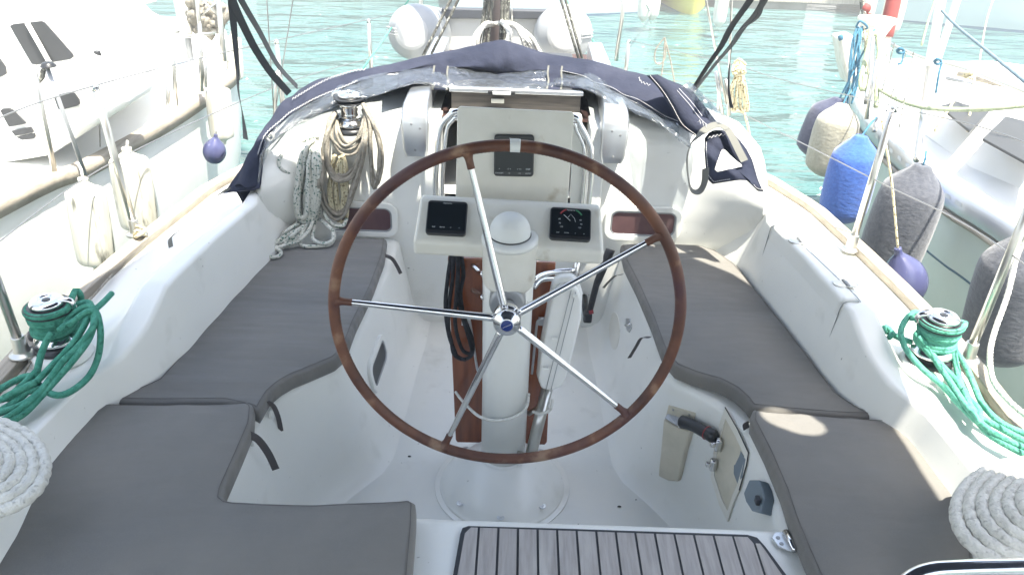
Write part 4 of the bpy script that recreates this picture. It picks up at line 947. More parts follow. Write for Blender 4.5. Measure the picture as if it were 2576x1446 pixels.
# rope bundle hung on the lifeline, right
st = []
for k in range(11):
    o = (k-5)*3.2; st.append(YP([(1862+o*.7, 158, 3.4), (1858+o*.8, 175, 3.38), (1861+o*.6, 192, 3.37), (1857+o*1.15, 225, 3.38), (1861+o*1.35, 262+abs(o), 3.40), (1866+o*.4, 286-abs(o)*.6, 3.40)]))
st.append(YP([(1844, 180, 3.35), (1862, 176, 3.33), (1878, 184, 3.35), (1862, 192, 3.34), (1846, 186, 3.35)])); st.append(YP([(1848, 162, 3.36), (1862, 150, 3.34), (1876, 162, 3.36)]))
st.append(YP([(1870, 284, 3.4), (1882, 320, 3.4), (1890, 370, 3.4), (1896, 410, 3.42)]))
rope('hung_rope', st, .0052, M['ropecream'], jit=.006, label='pale rope bundle hung in a hank on the right lifeline', cat='rope')
rope('thin_line', [YP([(1672, 95, 3.9), (1650, 125, 3.9), (1648, 155, 3.9), (1662, 162, 3.9), (1674, 140, 3.9), (1673, 100, 3.9), (1668, 160, 3.9), (1662, 200, 3.9)]), YP([(1672, 95, 3.9), (1686, 150, 3.9), (1698, 212, 3.9)])], .0035, M['ropegrey'], label='thin dark line hanging in a loop right of the dinghy', cat='line')
line('mooring_line', (985, 70), (908, 180), 4.4, 4.1, .005, 'pale green line slanting left of the dinghy', 'line', M['ropemint'], 'green dinghy lashings')
line('mooring_line', (1490, 100), (1548, 185), 4.4, 4.1, .005, 'pale green line slanting right of the dinghy', 'line', M['ropemint'], 'green dinghy lashings')
line('mooring_line', (1040, -15), (1018, 14), 4.7, 4.6, .004, 'short green line above the left dinghy tube', 'line', M['ropemint'], 'green dinghy lashings')
line('mooring_line', (1420, -10), (1436, 20), 4.7, 4.6, .004, 'short green line above the right dinghy tube', 'line', M['ropemint'], 'green dinghy lashings')
# ------------------------------------------------------------------ cabin top winch and halyard tails
WCb = Vector((Y(884, 320, 3.0).x, 3.0, Y(884, 330, 3.0).z))
lath('winch_pad', [(.0, -.05), (.07, -.05), (.066, 0), (0, .0)], WCb, (0, 0, 1), M['gel'], boat, 40, .01)
winch(WCb, -1, 'chrome winch on the cabin top left of the companionway')
def c5(l): # crop coordinates (x, y, Y)
    return [Y((900+.5533*x)/1.4907, (200+.5533*y)/1.4907, yy) for x, y, yy in l]
def bundle(paths, n, r, m, name, label, jit=.004, parent=None):
    st = []
    for p in paths:
        for k in range(n):
            dx = random.uniform(-14, 14); dy = random.uniform(-25, 25)
            st.append([(Y((900+.5533*(x+dx*(.3+.7*math.sin(3.14*i/(len(p)-1)))))/1.4907, (200+.5533*(y+dy*math.sin(3.14*i/(len(p)-1))))/1.4907, yy-.004*k)) for i, (x, y, yy) in enumerate((a, b, c-(.045 if a < 545 and b > 550 and c < 2.94 else 0)) for a, b, c in p)])
    return rope(name, st, r, m, parent, label=label, cat='rope', jit=jit, group='halyard tails hung on the cabin')
F1, F2, F3 = 2.99, 2.925, 2.915
bundle([[(650, 400, F1), (620, 450, 2.96), (590, 560, F2), (565, 700, F2), (540, 860, F3), (545, 960, F3), (600, 1060, F3), (660, 1100, F3), (720, 1060, F3), (770, 920, F3), (820, 740, F2), (850, 600, F2), (865, 470, 2.96), (840, 380, F1)],
        [(640, 410, F1), (615, 470, 2.95), (590, 620, F2), (600, 760, F3), (660, 840, F3), (730, 840, F3), (790, 780, F2), (830, 640, F2), (850, 500, 2.95), (850, 390, F1)]], 6, .0068, M['ropegrey'], 'halyard_tail', 'grey brown rope hanging in long loops from the cabin top winch')
bundle([[(655, 430, F1), (660, 520, 2.94), (680, 600, F2), (730, 630, F2), (790, 590, F2), (830, 500, 2.94), (845, 420, F1)], [(630, 450, 2.97), (620, 560, F2), (660, 640, F2), (720, 665, F2), (790, 640, F2), (840, 500, 2.95)]], 2, .0062, M['ropegrey'], 'halyard_tail', 'short grey rope loops just below the cabin top winch')
bundle([[(835, 340, F1), (880, 420, 2.96), (925, 520, 2.93), (955, 640, F2), (955, 760, F3), (940, 860, F3), (920, 915, F3), (905, 860, F3), (895, 740, F2), (888, 600, F2), (880, 470, 2.95), (840, 345, F1)]], 5, .0066, M['ropegrey'], 'halyard_tail', 'grey rope hanging separately right of the cabin top winch')
bundle([[(640, 690, F2), (620, 800, F2), (610, 950, F2), (640, 1090, F2), (680, 1130, F2), (700, 1000, F2), (690, 850, F2), (680, 700, F2)], [(700, 690, F2), (720, 800, F2), (730, 950, F2), (720, 1080, F2), (690, 1120, F2), (660, 1000, F2), (660, 800, F2), (690, 700, F2)]], 4, .0066, M['ropecream'], 'halyard_tail', 'cream flecked rope bundle hanging inside the grey loops')
bundle([[(500, 590, 2.95), (450, 640, F2), (430, 760, F2), (410, 880, F2), (400, 1020, F2), (420, 1120, F3), (480, 1130, F3), (520, 1040, F2), (530, 900, F2), (535, 740, F2), (520, 600, 2.95)],
        [(490, 600, 2.95), (470, 700, F2), (460, 860, F2), (440, 1000, F2), (460, 1110, F3), (500, 1080, F3), (500, 900, F2), (500, 720, F2), (510, 610, 2.95)], [(470, 600, 2.94), (420, 700, 2.92), (400, 850, 2.91), (385, 1000, 2.90), (400, 1110, 2.90), (450, 1120, 2.90), (470, 980, 2.91), (470, 760, 2.92), (480, 610, 2.94)]], 6, .0068, M['ropefleck'], 'halyard_tail', 'white rope with green flecks hanging in a thick bundle on the cabin')
def c5m(l):
    return [Z((900+.5533*x)/1.4907, (200+.5533*y)/1.4907, q) if q < 1 else Y((900+.5533*x)/1.4907, (200+.5533*y)/1.4907, q) for x, y, q in l]
zc_ = .486
rope('halyard_tail', [c5m([(540, 560, 2.95), (500, 570, 2.94), (400, 600, 2.93), (310, 655, 2.90), (268, 730, 2.84), (290, 790, 2.84), (380, 818, 2.88), (470, 820, 2.90), (535, 815, 2.90), (530, 1000, 2.91)]),
    c5m([(540, 1000, F3), (520, 1100, 2.90), (440, 1200, .50), (390, 1260, zc_), (430, 1300, zc_), (530, 1305, zc_), (620, 1290, zc_), (640, 1230, .50), (600, 1180, .53), (540, 1120, 2.9)]),
    c5m([(560, 1020, F3), (520, 1130, 2.89), (490, 1200, .51), (500, 1262, .50), (560, 1285, .50), (620, 1265, .50), (632, 1210, .52)]),
    c5m([(570, 1050, F3), (590, 1120, 2.88), (640, 1170, 2.87), (700, 1165, 2.87), (716, 1125, 2.9)]),
    c5m([(420, 1140, 2.88), (340, 1190, .53), (300, 1240, .50), (350, 1262, .50), (420, 1215, .52), (400, 1160, 2.87)]),
    c5m([(390, 1210, .51), (300, 1255, .495), (220, 1285, .49), (170, 1310, .49), (165, 1345, .487), (200, 1378, zc_), (250, 1378, zc_), (278, 1352, zc_), (245, 1328, .49), (190, 1322, .495)]),
    c5m([(430, 1170, .54), (380, 1250, .505), (300, 1292, .495), (240, 1290, .495), (300, 1268, .51), (380, 1235, .52)]),
    c5m([(400, 1130, 2.88), (355, 1205, .52), (320, 1255, .505), (285, 1245, .51), (330, 1190, .54), (410, 1150, 2.87)]),
    c5m([(470, 1130, 2.88), (430, 1210, .52), (350, 1280, .50), (270, 1310, .495), (220, 1300, .50), (290, 1250, .52), (400, 1190, .54)]),
    c5m([(500, 1120, 2.89), (470, 1190, .53), (430, 1240, .51), (380, 1275, .50), (330, 1290, .50), (310, 1270, .51), (380, 1210, .54), (450, 1150, 2.88)])], .0074, M['ropefleck'], jit=.004, seg=9, label='white flecked rope spilling from the bundle onto the left cushion', cat='rope', group='halyard tails hung on the cabin')
# ------------------------------------------------------------------ mast and its lines
mt = Y(1244, 60, 4.05)
mast = lath('mast', [(.058, 0), (.058, 9.5), (0, 9.5)], (mt.x, 4.05, .95), (0, 0, 1), M['alu'], None, 24, .004, label='silver mast rising behind the peak of the folded sprayhood', cat='mast')
for i, (xa, xb, lb) in enumerate(((1216, 1204, 'outer left dark halyard'), (1224, 1215, 'second dark halyard'), (1233, 1226, 'third dark halyard'), (1258, 1258, 'dark halyard right of the mast middle'), (1266, 1266, 'dark halyard just right of the mast'), (1274, 1272, 'outermost dark halyard right of the mast'))):
    A, B = Y(xa+6, 0, 3.93), Y(xb, 120, 3.90); rope('halyard', [[A+(A-B)*14, A, B]], .0085, M['ropedark'], seg=7, step=.06, label=lb+' leading down the front of the mast' if 'mast' not in lb else lb+' leading down to the deck', cat='halyard', group='dark halyards at the mast')
for a, b, lb in (((1134, 0), (1064, 140), 'left one of the slanting pair over the left dinghy tube'), ((1153, 0), (1085, 137), 'right one of the slanting pair over the left dinghy tube'), ((1411, 0), (1458, 156), 'left one of the slanting pair over the right dinghy tube'), ((1423, 0), (1467, 156), 'right one of the slanting pair over the right dinghy tube')):
    A, B = Y(*a, 3.62), Y(*b, 3.55); rope('reefing_line', [[A+(A-B)*6, A, B]], .0062, M['ropedark'], seg=7, step=.1, label='dark rope, '+lb, cat='rope', group='slanting control lines')
st = []
for k in range(7):
    t = k/6; st.append(YP([(1246, 62, 3.95), (1222-10*t, 62+8*t, 3.88), (1204-12*t, 90+8*t, 3.84), (1192-6*t+8, 130, 3.84), (1196-8*t+6, 165, 3.86)]))
for k in range(6):
    t = k/5; st.append(YP([(1250, 60, 3.95), (1290+6*t, 64, 3.88), (1310+24*t, 92, 3.84), (1322+34*t, 125, 3.84), (1330+46*t, 160, 3.84), (1350+30*t, 195, 3.86)]))
for k in range(4):
    t = k/3; st.append(YP([(1262, 55, 3.9), (1278+6*t, 80, 3.84), (1270+14*t, 115, 3.83), (1264+18*t, 160, 3.84)]))
rope('coiled_halyard', st, .0105, M['ropewhite'], twist=.05, jit=.006, label='thick white rope coil hung on the mast behind the sprayhood', cat='rope')
# ------------------------------------------------------------------ dinghy on the foredeck
dg_ = thing('inflatable_dinghy', 'grey inflatable dinghy stowed on the foredeck with two round tube ends', 'dinghy', (0, 4.9, .62))
for cx, cy, rr, sx in ((1040, 82, 67, -1), (1420, 87, 71, 1)):
    c0 = Y(cx, cy, 4.45); r_ = rr/F*(c0-Vector((0, 0, CAMH))).length*.985
    prof = [(0, -.070), (r_*.20, -.0695), (r_*.56, -.058), (r_*.62, -.050), (r_*.90, -.010), (r_*.98, .02), (r_, .06), (r_, .30), (r_*.97, 1.1), (r_*.6, 1.4), (0, 1.5)]
    ax = (-.10*sx if sx < 0 else -.02, 1, -.20)
    tb_ = lath('tube', prof, c0, ax, M['pvc'], dg_, 40, .01)
    lath('tube_patch', [(0, -.0745), (r_*.5, -.0625), (r_*.615, -.0545), (r_*.6, -.052)], c0, ax, M['pvclight'], tb_, 36, .001)
    for k in (-1, 0, 1):
        a0 = 180 if sx < 0 else 0; bm = bmesh.new()
        tube(bm, [c0+Vector((math.cos(rad(a0))*q, -.062+.055*((q/r_-.6)/.4)**1 if q > r_*.6 else -.062, k*.016+.012)) for q in [r_*(.55+.42*j/6) for j in range(7)]], .003, 5); link('rubbing_strake', bm, M['pvclight'], tb_)
tr_ = plate('transom', YP([(1112, 44, 4.75), (1382, 48, 4.75), (1382, 165, 4.75), (1112, 160, 4.75)]), .03, M['pvclight'], dg_, bev=.004)
plate('transom_band', YP([(1110, 22, 4.72), (1384, 28, 4.72), (1384, 50, 4.72), (1110, 48, 4.72)]), .06, M['pvcdark'], dg_, bev=.008)
bar('pulpit_post', Y(1285, 0, 4.7), Y(1290, 60, 4.7), .006, M['stainless'], dg_)
# bow pulpit
pp = thing('bow_pulpit', 'steel bow pulpit beyond the dinghy', 'pulpit', (0, 6.0, .66))
bm = bmesh.new(); tube(bm, catmull([(-.62, 5.2, .66), (-.60, 5.25, 1.1), (-.3, 6.1, 1.14), (0, 6.45, 1.15), (.3, 6.1, 1.14), (.60, 5.25, 1.1), (.62, 5.2, .66)], 8), .0125, 10); link('rail', bm, M['stainless'], pp)
# ------------------------------------------------------------------ deck cleat
cl = thing('deck_cleat', 'steel cleat with a knotted rope on the left deck edge', 'cleat', Z(352, 588, .60))
bar('horns', Z(338, 594, .625), Z(372, 588, .625), .007, M['stainless'], cl); bar('leg', Z(350, 592, .60), Z(350, 590, .625), .007, M['stainless'], cl)
rope('cleat_rope', [ZP([(335, 575, .62), (350, 570, .64), (366, 578, .63), (352, 590, .64), (338, 596, .62), (345, 580, .65), (368, 592, .62)])], .006, M['ropecream'], label='cream rope end made fast on the left deck cleat', cat='rope')
# ------------------------------------------------------------------ folded sprayhood
sh = thing('sprayhood', 'folded navy canvas sprayhood with clear window panels lying across the cabin top', 'sprayhood', (X0, 3.2, .95))
S = [(585, 470, 2.78), (640, 372, 2.9), (700, 284, 3.05), (760, 222, 3.18), (860, 186, 3.28), (960, 164, 3.34), (1080, 143, 3.38), (1170, 120, 3.40), (1218, 106, 3.40), (1258, 97, 3.40), (1300, 106, 3.40), (1370, 130, 3.40), (1470, 153, 3.38), (1560, 172, 3.34), (1650, 196, 3.26), (1720, 238, 3.14), (1775, 275, 3.0)]
Lw = [(652, 472, 2.73), (668, 355, 2.84), (715, 305, 2.93), (790, 255, 3.02), (880, 215, 3.1), (960, 192, 3.16), (1060, 172, 3.22), (1150, 172, 3.24), (1210, 176, 3.25), (1258, 180, 3.25), (1310, 178, 3.25), (1370, 176, 3.25), (1460, 190, 3.20), (1530, 222, 3.12), (1610, 265, 3.02), (1680, 300, 2.96), (1730, 330, 2.9)]
def crow(l, n=9): return catmull([Y(*p) for p in l], n)
rs, rl = crow(S), crow(Lw)
n = len(rs); rows = []
def wr(p, s, a): 
    q = Vector((p.x*5+s, p.y*9, p.z*9)); q2 = q*2.6; rdg = 1-2*abs(noise.noise(q2+Vector((2, 5, 9))))
    return p+Vector((0, noise.noise(q)*a-(rdg*.35)*a, noise.noise(q+Vector((7, 3, 1)))*a*.8+rdg*.25*a))
for k, (t, by, bz) in enumerate(((-.35, .05, -.16), (-.2, .05, -.06), (0, 0, 0), (.12, -.02, .012), (.28, -.035, .018), (.45, -.045, .016), (.62, -.045, .008), (.8, -.032, 0), (.92, -.015, -.002), (1, 0, 0), (1.0, .03, -.005))):
    if t < 0: rows.append([wr(p+Vector((0, by*(1 if k == 1 else 2.2), bz)), 1, .01) for p in rs])
    else: rows.append([wr(a.lerp(b, t)+Vector((0, by, bz)), k*.35, .03 if 0 < t < 1 else .004) for a, b in zip(rs, rl)])
rc = rows; bm = bmesh.new(); grid(bm, rows); cv = link('canvas', bm, M['navy'], sh); so_ = cv.modifiers.new('s', 'SOLIDIFY'); so_.thickness = .004; so_.offset = -1
sb = cv.modifiers.new('sub', 'SUBSURF'); sb.levels = 1; sb.render_levels = 1
# clear window rolls
Bt = [(664, 420, 2.77), (676, 372, 2.83), (722, 335, 2.89), (795, 296, 2.94), (885, 262, 2.97), (960, 240, 3.0), (1045, 214, 3.05), (1100, 226, 3.09), (1180, 232, 3.1), (1260, 233, 3.1), (1340, 232, 3.1), (1425, 228, 3.1), (1480, 236, 3.04), (1560, 268, 2.98), (1640, 298, 2.93), (1690, 330, 2.88), (1735, 365, 2.82)]
rb = crow(Bt); rl2 = rl; rows = []
for t, by in ((0, .01), (.2, -.015), (.4, -.035), (.6, -.045), (.8, -.03), (.95, -.01), (1, .01)):
    rows.append([wr(a.lerp(b, t)+Vector((0, by, 0)), 3+t*2, .024) for a, b in zip(rl2, rb)])
bm = bmesh.new(); grid(bm, rows); wn_ = link('clear_window', bm, M['vinyl'], sh)
# second crumpled layer under it and dark backing fold
rows = []
for t, by in ((0, .03), (.3, .005), (.6, -.005), (.85, .02)):
    rows.append([wr(a.lerp(b, t)+Vector((0, by, -.004)), 9+t*5, .02) for a, b in zip(rl2[46:112], rb[46:112])])
bm = bmesh.new(); grid(bm, rows); link('inner_fold', bm, M['navy'], sh)
rows = []
for t in (0, .35, .7, 1): rows.append([wr(a.lerp(b, t)+Vector((0, .012, .0)), 20+t*9, .03) for a, b in zip(rl2[4:50], rb[4:50])])
bm = bmesh.new(); grid(bm, rows); link('clear_fold', bm, M['vinyl'], sh)
rows = []
for t in (0, .35, .7, 1): rows.append([wr(a.lerp(b, t)+Vector((0, .012, .0)), 30+t*9, .03) for a, b in zip(rl2[104:140], rb[104:140])])
bm = bmesh.new(); grid(bm, rows); link('clear_fold', bm, M['vinyl'], sh)
for xa in (1110, 1397):
    ps = [Y(xa, 166, 3.20), Y(xa-2, 185, 3.175), Y(xa, 205, 3.15), Y(xa-4, 226, 3.08)]
    webbing('strap', ps, .045, M['navy'], sh, th=.004); 
    for d in (-1, 1): webbing('strap_edge', [p+Vector((d*.027, -.003, 0)) for p in ps], .007, M['greyweb'], sh, th=.004)
# left corner flap
pf = [(585, 470, 2.78), (597, 440, 2.80), (622, 395, 2.84), (640, 370, 2.87), (664, 352, 2.86), (662, 390, 2.80), (654, 425, 2.77), (652, 472, 2.72), (628, 478, 2.72), (560, 484, 2.74)]
o = plate('corner_flap', YP(pf), .006, M['navy'], sh, bev=0)
webbing('tail_strap', YP([(580, 474, 2.74), (555, 486, 2.70), (520, 515, 2.60), (480, 552, 2.45), (440, 588, 2.33), (428, 600, 2.29), (430, 622, 2.27)]), .020, M['greyweb'], sh, side=(1, 0, 1))
# right corner: folded band with vinyl roll, triangle flap, loop
def fy(x, y): return (2300+.415*x)/1.4907, (200+.415*y)/1.4907
def F_(x, y, yy): return Y(*fy(x, y), yy)
band = [[F_(300, 215, 3.02), F_(420, 330, 2.97), (F_(520, 480, 2.92)), F_(610, 640, 2.86), F_(740, 745, 2.80)],
        [F_(400, 210, 3.0), F_(520, 330, 2.94), F_(600, 450, 2.89), F_(700, 600, 2.83), F_(840, 720, 2.77)],
        [F_(480, 250, 3.02), F_(590, 330, 2.96), F_(690, 460, 2.91), F_(790, 590, 2.85), F_(900, 690, 2.79)],
        [F_(600, 300, 3.04), F_(700, 350, 2.99), F_(800, 470, 2.94), F_(900, 590, 2.88), F_(960, 670, 2.81)]]
bm = bmesh.new(); grid(bm, [[wr(p, 3, .008) for p in catmull(r, 6)] for r in band]); o = link('folded_band', bm, M['navy'], sh); q = o.modifiers.new('s', 'SOLIDIFY'); q.thickness = .006; q.offset = 1
bm = bmesh.new(); tube(bm, [wr(p, 2, .008) for p in catmull([F_(640, 330, 3.0), F_(740, 420, 2.96), F_(840, 530, 2.91), F_(930, 620, 2.86), F_(985, 670, 2.82)], 8)], .034, 14); link('window_roll', bm, M['vinyl'], sh)
def stitch(pl, parent=sh, zig=0, off=Vector((0, -.006, .006)), r=.0009):
    pts = resample(catmull(pl, 8), .007); bm = bmesh.new()
    if zig:
        pts = [p+Vector((0, 0, zig*(1 if i % 2 else -1)))+off for i, p in enumerate(pts)]; tube(bm, pts, r, 4)
    else:
        for i in range(0, len(pts)-1, 1): tube(bm, [pts[i]+off, pts[i].lerp(pts[i+1], .7)+off], r, 4)
    link('stitching', bm, M['stitch'], parent)
stitch([F_(330, 215, 3.0), F_(440, 345, 2.95), F_(530, 490, 2.90), F_(620, 650, 2.84), F_(745, 750, 2.78)])
stitch([F_(570, 345, 2.95), F_(680, 470, 2.89), F_(780, 600, 2.84), F_(870, 680, 2.79)]); stitch([F_(590, 330, 2.95), F_(700, 450, 2.89), F_(800, 580, 2.84)])
stitch([F_(470, 365, 2.97), F_(560, 330, 2.97), F_(640, 312, 3.0)]); stitch([F_(440, 250, 3.02), F_(480, 300, 3.0), F_(520, 340, 2.97)], zig=.005)
stitch([F_(225, 225, 3.0), F_(250, 270, 2.98), F_(330, 300, 2.96)], zig=.004); stitch([F_(760, 620, 2.80), F_(840, 670, 2.77)], zig=.006)
for rw, i0, i1, zg in ((rc[8], 6, 40, .003), (rc[8], 100, 140, 0), (rc[5], 24, 44, .004)): stitch(rw[i0:i1:3], zig=zg)
outer = [F_(*p) for p in ((830, 760, 2.80), (870, 705, 2.80), (950, 690, 2.82), (1040, 700, 2.82), (1120, 755, 2.80), (1200, 850, 2.78), (1260, 960, 2.75), (1290, 1060, 2.72), (1315, 1150, 2.69), (1360, 1248, 2.65), (1305, 1238, 2.65), (1230, 1145, 2.67), (1140, 1140, 2.67), (1000, 1160, 2.66), (890, 1178, 2.66), (845, 1110, 2.68), (835, 980, 2.71), (825, 860, 2.75))]
hol = [F_(*p) for p in ((975, 885, 2.75), (985, 868, 2.75), (1000, 858, 2.76), (1015, 868, 2.76), (1060, 915, 2.75), (1110, 960, 2.73), (1150, 990, 2.72), (1175, 1008, 2.71), (1168, 1022, 2.71), (1120, 1032, 2.70), (1080, 1042, 2.70), (1030, 1050, 2.70), (990, 1062, 2.70), (935, 1072, 2.69), (915, 1055, 2.70), (930, 1005, 2.71), (950, 950, 2.73), (965, 910, 2.74))]
hc_ = sum(hol, Vector())/len(hol)
def matched(outer, hol):
    out = []
    import math as _m
    an = [_m.atan2(p.z-hc_.z, p.x-hc_.x) for p in hol]
    for p in outer:
        a = _m.atan2(p.z-hc_.z, p.x-hc_.x); best = None
        for i in range(len(hol)):
            a0, a1 = an[i], an[(i+1) % len(hol)]; d = (a1-a0+_m.pi) % (2*_m.pi)-_m.pi; e = (a-a0+_m.pi) % (2*_m.pi)-_m.pi
            if d != 0 and 0 <= e/d <= 1: best = hol[i].lerp(hol[(i+1) % len(hol)], e/d); break
        out.append(best or hol[0])
    return out
outer = resample(outer, .02, closed=True)
ringplate('corner_flap', outer, matched(outer, hol), .005, M['navy'], sh, bev=0)
cc = hc_; rim_ = [cc+(p-cc)*.95 for p in outer]
stitch(rim_[2:22], off=Vector((0, -.004, .004))); stitch(rim_[26:], off=Vector((0, -.004, .004)))
stitch([F_(850, 775, 2.78), F_(950, 750, 2.79), F_(1060, 745, 2.79)], zig=.004, off=Vector((0, -.006, .006)))
webbing('loop_strap', [F_(*p) for p in ((1185, 975, 2.69), (1130, 870, 2.72), (1070, 750, 2.76), (1020, 680, 2.79), (940, 645, 2.80), (860, 675, 2.77), (780, 740, 2.72), (700, 830, 2.68), (668, 940, 2.66), (672, 1080, 2.64), (695, 1210, 2.62), (740, 1255, 2.61), (790, 1235, 2.62), (825, 1160, 2.64), (835, 1040, 2.68))], .028, M['greyweb'], sh, side=lambda t: (1, 0, .0) if t < .2 else (math.cos(t*2), 1.2, .3))
# metal fitting on the left of the sprayhood
rope('lashing', [YP([(676, 345, 2.85), (684, 335, 2.84), (688, 348, 2.84), (680, 356, 2.84), (672, 348, 2.84)]), YP([(745, 275, 3.0), (705, 320, 2.9), (684, 342, 2.85)])], .004, M['ropewhite'], label='small white lashing at the left end of the sprayhood', cat='lashing')
# ------------------------------------------------------------------ hanging black straps of the bimini
def c1(l): return [Y(x*.334, y*.334, yy) for x, y, yy in l]
def c3(l): return [Y((2560+.498*x)/1.4907, y*.334, yy) for x, y, yy in l]
def strap(name, pts, w, lb, tw=0, ph=0):
    bm = bmesh.new(); ribbon(bm, catmull(pts, 10), w, .0018, lambda t: (math.cos(tw*t+ph), math.sin(tw*t+ph), .1)); o = link(name, bm, M['webbing'], None, smooth=False); tag(o, lb, 'strap', 'dark webbing straps of the sunshade')
strap('bimini_strap', c1([(1735, -260, 2.72), (1745, 0, 2.78), (1755, 130, 2.80), (1770, 300, 2.83), (1790, 530, 2.86), (1796, 680, 2.87), (1822, 830, 2.88), (1838, 940, 2.88), (1850, 1050, 2.88)]), .026, 'loose left strap end hanging straight down over the water', 2.4, .2)
strap('bimini_strap', c1([(1700, -200, 2.72), (1760, 30, 2.78), (1885, 300, 2.88), (1960, 430, 2.93), (2050, 560, 2.98), (2178, 705, 3.06)]), .027, 'left strap running down to the sprayhood, lower one of the two', .5, .3)
strap('bimini_strap', c1([(1730, -160, 2.74), (1815, 0, 2.80), (1890, 130, 2.85), (1960, 250, 2.90), (2060, 440, 2.97), (2130, 540, 3.02), (2240, 655, 3.10)]), .022, 'left strap running down to the sprayhood, upper one of the two', .6, .9)
strap('bimini_strap', c3([(640, -220, 2.72), (510, 0, 2.80), (370, 200, 2.88), (290, 350, 2.93), (200, 480, 2.98), (70, 685, 3.06)]), .030, 'right strap running down to the sprayhood, upper one of the two', .5, .2)
strap('bimini_strap', c3([(700, -160, 2.72), (600, 30, 2.79), (540, 120, 2.83), (450, 220, 2.87), (370, 340, 2.90), (250, 480, 2.96), (85, 690, 3.05)]), .028, 'right strap running down to the sprayhood, lower one of the two', .7, .1)
strap('bimini_strap', c3([(600, 0, 2.74), (575, 110, 2.78), (520, 170, 2.80), (430, 230, 2.82), (380, 310, 2.83), (358, 450, 2.84), (345, 600, 2.85), (352, 720, 2.85), (370, 815, 2.85)]), .017, 'loose right strap end hanging beside the rope bundle', 2.2, .0)
# ------------------------------------------------------------------ fenders
def fender(kind, a, b, yy, r, m, label, neck=.25, grp='fenders between the boats', rope_to=None, eye=True):
    A, B = Y(*a, yy), Y(*b, yy); d = (B-A); L = d.length; r_ = r/F*.93*(A.lerp(B, .5)-Vector((0, 0, CAMH))).length
    t = thing('fender', label, 'fender', B, grp)
    if kind == 'ball': prof = [(0, 0), (r_*.16, 0), (r_*.2, L*.10), (r_*.45, L*.2), (r_*.85, L*.38), (r_, L*.58), (r_*.92, L*.76), (r_*.62, L*.93), (r_*.2, L*.99), (0, L)]
    elif kind == 'sock': prof = [(0, 0), (r_*.25, 0), (r_*.42, L*.05), (r_*.85, L*.17), (r_, L*.30), (r_, L*.78), (r_*.86, L*.90), (r_*.45, L*.985), (r_*.2, L), (0, L)]
    else: prof = [(0, 0), (r_*.25, 0), (r_*.28, L*.05), (r_*.8, L*.13), (r_, L*.2), (r_, L*.80), (r_*.8, L*.88), (r_*.28, L*.95), (r_*.25, L), (0, L)]
    rib = (lambda an, rr, h: 1-.10*max(0, 1-h/(L*.35))*abs(math.sin(an*4))) if kind != 'plain' else (lambda an, rr, h: 1-.012*abs(math.sin(an*5)))
    bm = bmesh.new(); pp_ = catmull([Vector((p[0], p[1], 0)) for p in prof], 4); lathe(bm, [(max(p.x, 0), p.y) for p in pp_], A, d, 28, rib); link('body', bm, m, t)
    if rope_to: 
        R_ = Y(*rope_to[:2], rope_to[2]) if len(rope_to) == 3 else rope_to; rope('rope', [[A-d.normalized()*(-.01), A.lerp(R_, .5)+Vector((.004, 0, .01)), R_]], .0045, rope_m[0], t, step=.03)
    return t
rope_m = [M['ropeblue']]
fender('sock', (2112, 248), (2048, 396), 4.1, 56, M['fnavy'], 'dark navy round fender, farthest of the group on the right boat', rope_to=(2200, 75, 4.5))
fender('sock', (2120, 262), (2072, 440), 3.95, 53, M['fbeige'], 'beige fabric covered fender beside the navy round one', rope_to=(2190, 120, 4.3))
fender('sock', (2166, 342), (2112, 556), 3.5, 58, M['fblue'], 'bright blue fabric covered fender on the right boat', rope_to=(2205, 295, 3.7))
fender('sock', (2322, 416), (2222, 680), 3.02, 74, M['fcharcoal'], 'charcoal fabric covered fender with a sagging shape behind the violet ball', rope_to=(2330, 380, 3.05))
rope_m[0] = M['ropecream']
fender('sock', (2590, 590), (2500, 905), 2.40, 86, M['fcharcoal'], 'large charcoal fender at the right edge of the photo', rope_to=(2620, 500, 2.4))
fender('ball', (2258, 624), (2284, 758), 2.62, 54, M['fpurple'], 'shiny violet ball fender hanging outside the right toe rail', rope_to=(2218, 300, 2.72))
rope_m[0] = M['ropewhite']
fender('plain', (545, 205), (562, 362), 4.0, 30, M['fwhite'], 'white fender on the near bow of the left boat', rope_to=(548, 180, 4.1))
fender('plain', (585, 80), (594, 212), 4.9, 20, M['fwhite'], 'white fender hanging at the bow tip of the left boat', rope_to=(588, 60, 5.0))
fender('ball', (543, 338), (537, 410), 3.3, 28, M['fpurple'], 'small violet ball fender hanging by the sprayhood on the left', rope_to=(552, 230, 3.3))
fender('plain', (208, 448), (248, 680), 2.46, 44, M['dirtyfender'], 'scuffed cream fender, nearer one of the two on the left boat', rope_to=(196, 410, 2.5))
fender('plain', (318, 372), (356, 590), 2.76, 45, M['dirtyfender'], 'scuffed cream fender, farther one of the two on the left boat', rope_to=(320, 355, 2.8))
# ------------------------------------------------------------------ neighbour boats
def hull(name, pts, zt, parent, m, inward, zb=-.8, n=6, cx=0):
    """pts deck outline (world xy at zt) -> topsides curving in to the waterline"""
    pts = catmull([Vector((p.x, p.y, zt(i/(len(pts)-1)) if callable(zt) else zt)) for i, p in enumerate(pts)], 6); c = Vector((cx, 0, 0)); rows = []
    for k in range(n+1):
        t = k/n; row = []
        for p in pts:
            q = Vector((p.x, p.y, lerp(p.z, zb, t))); s = inward*(t**2.2)*(1 if p.x < cx else -1); row.append(q+Vector((s, -inward*.6*t**2*(1 if p.y > 4.2 else 0), 0)))
        rows.append(row)
    bm = bmesh.new(); grid(bm, rows); return link(name, bm, m, parent), pts
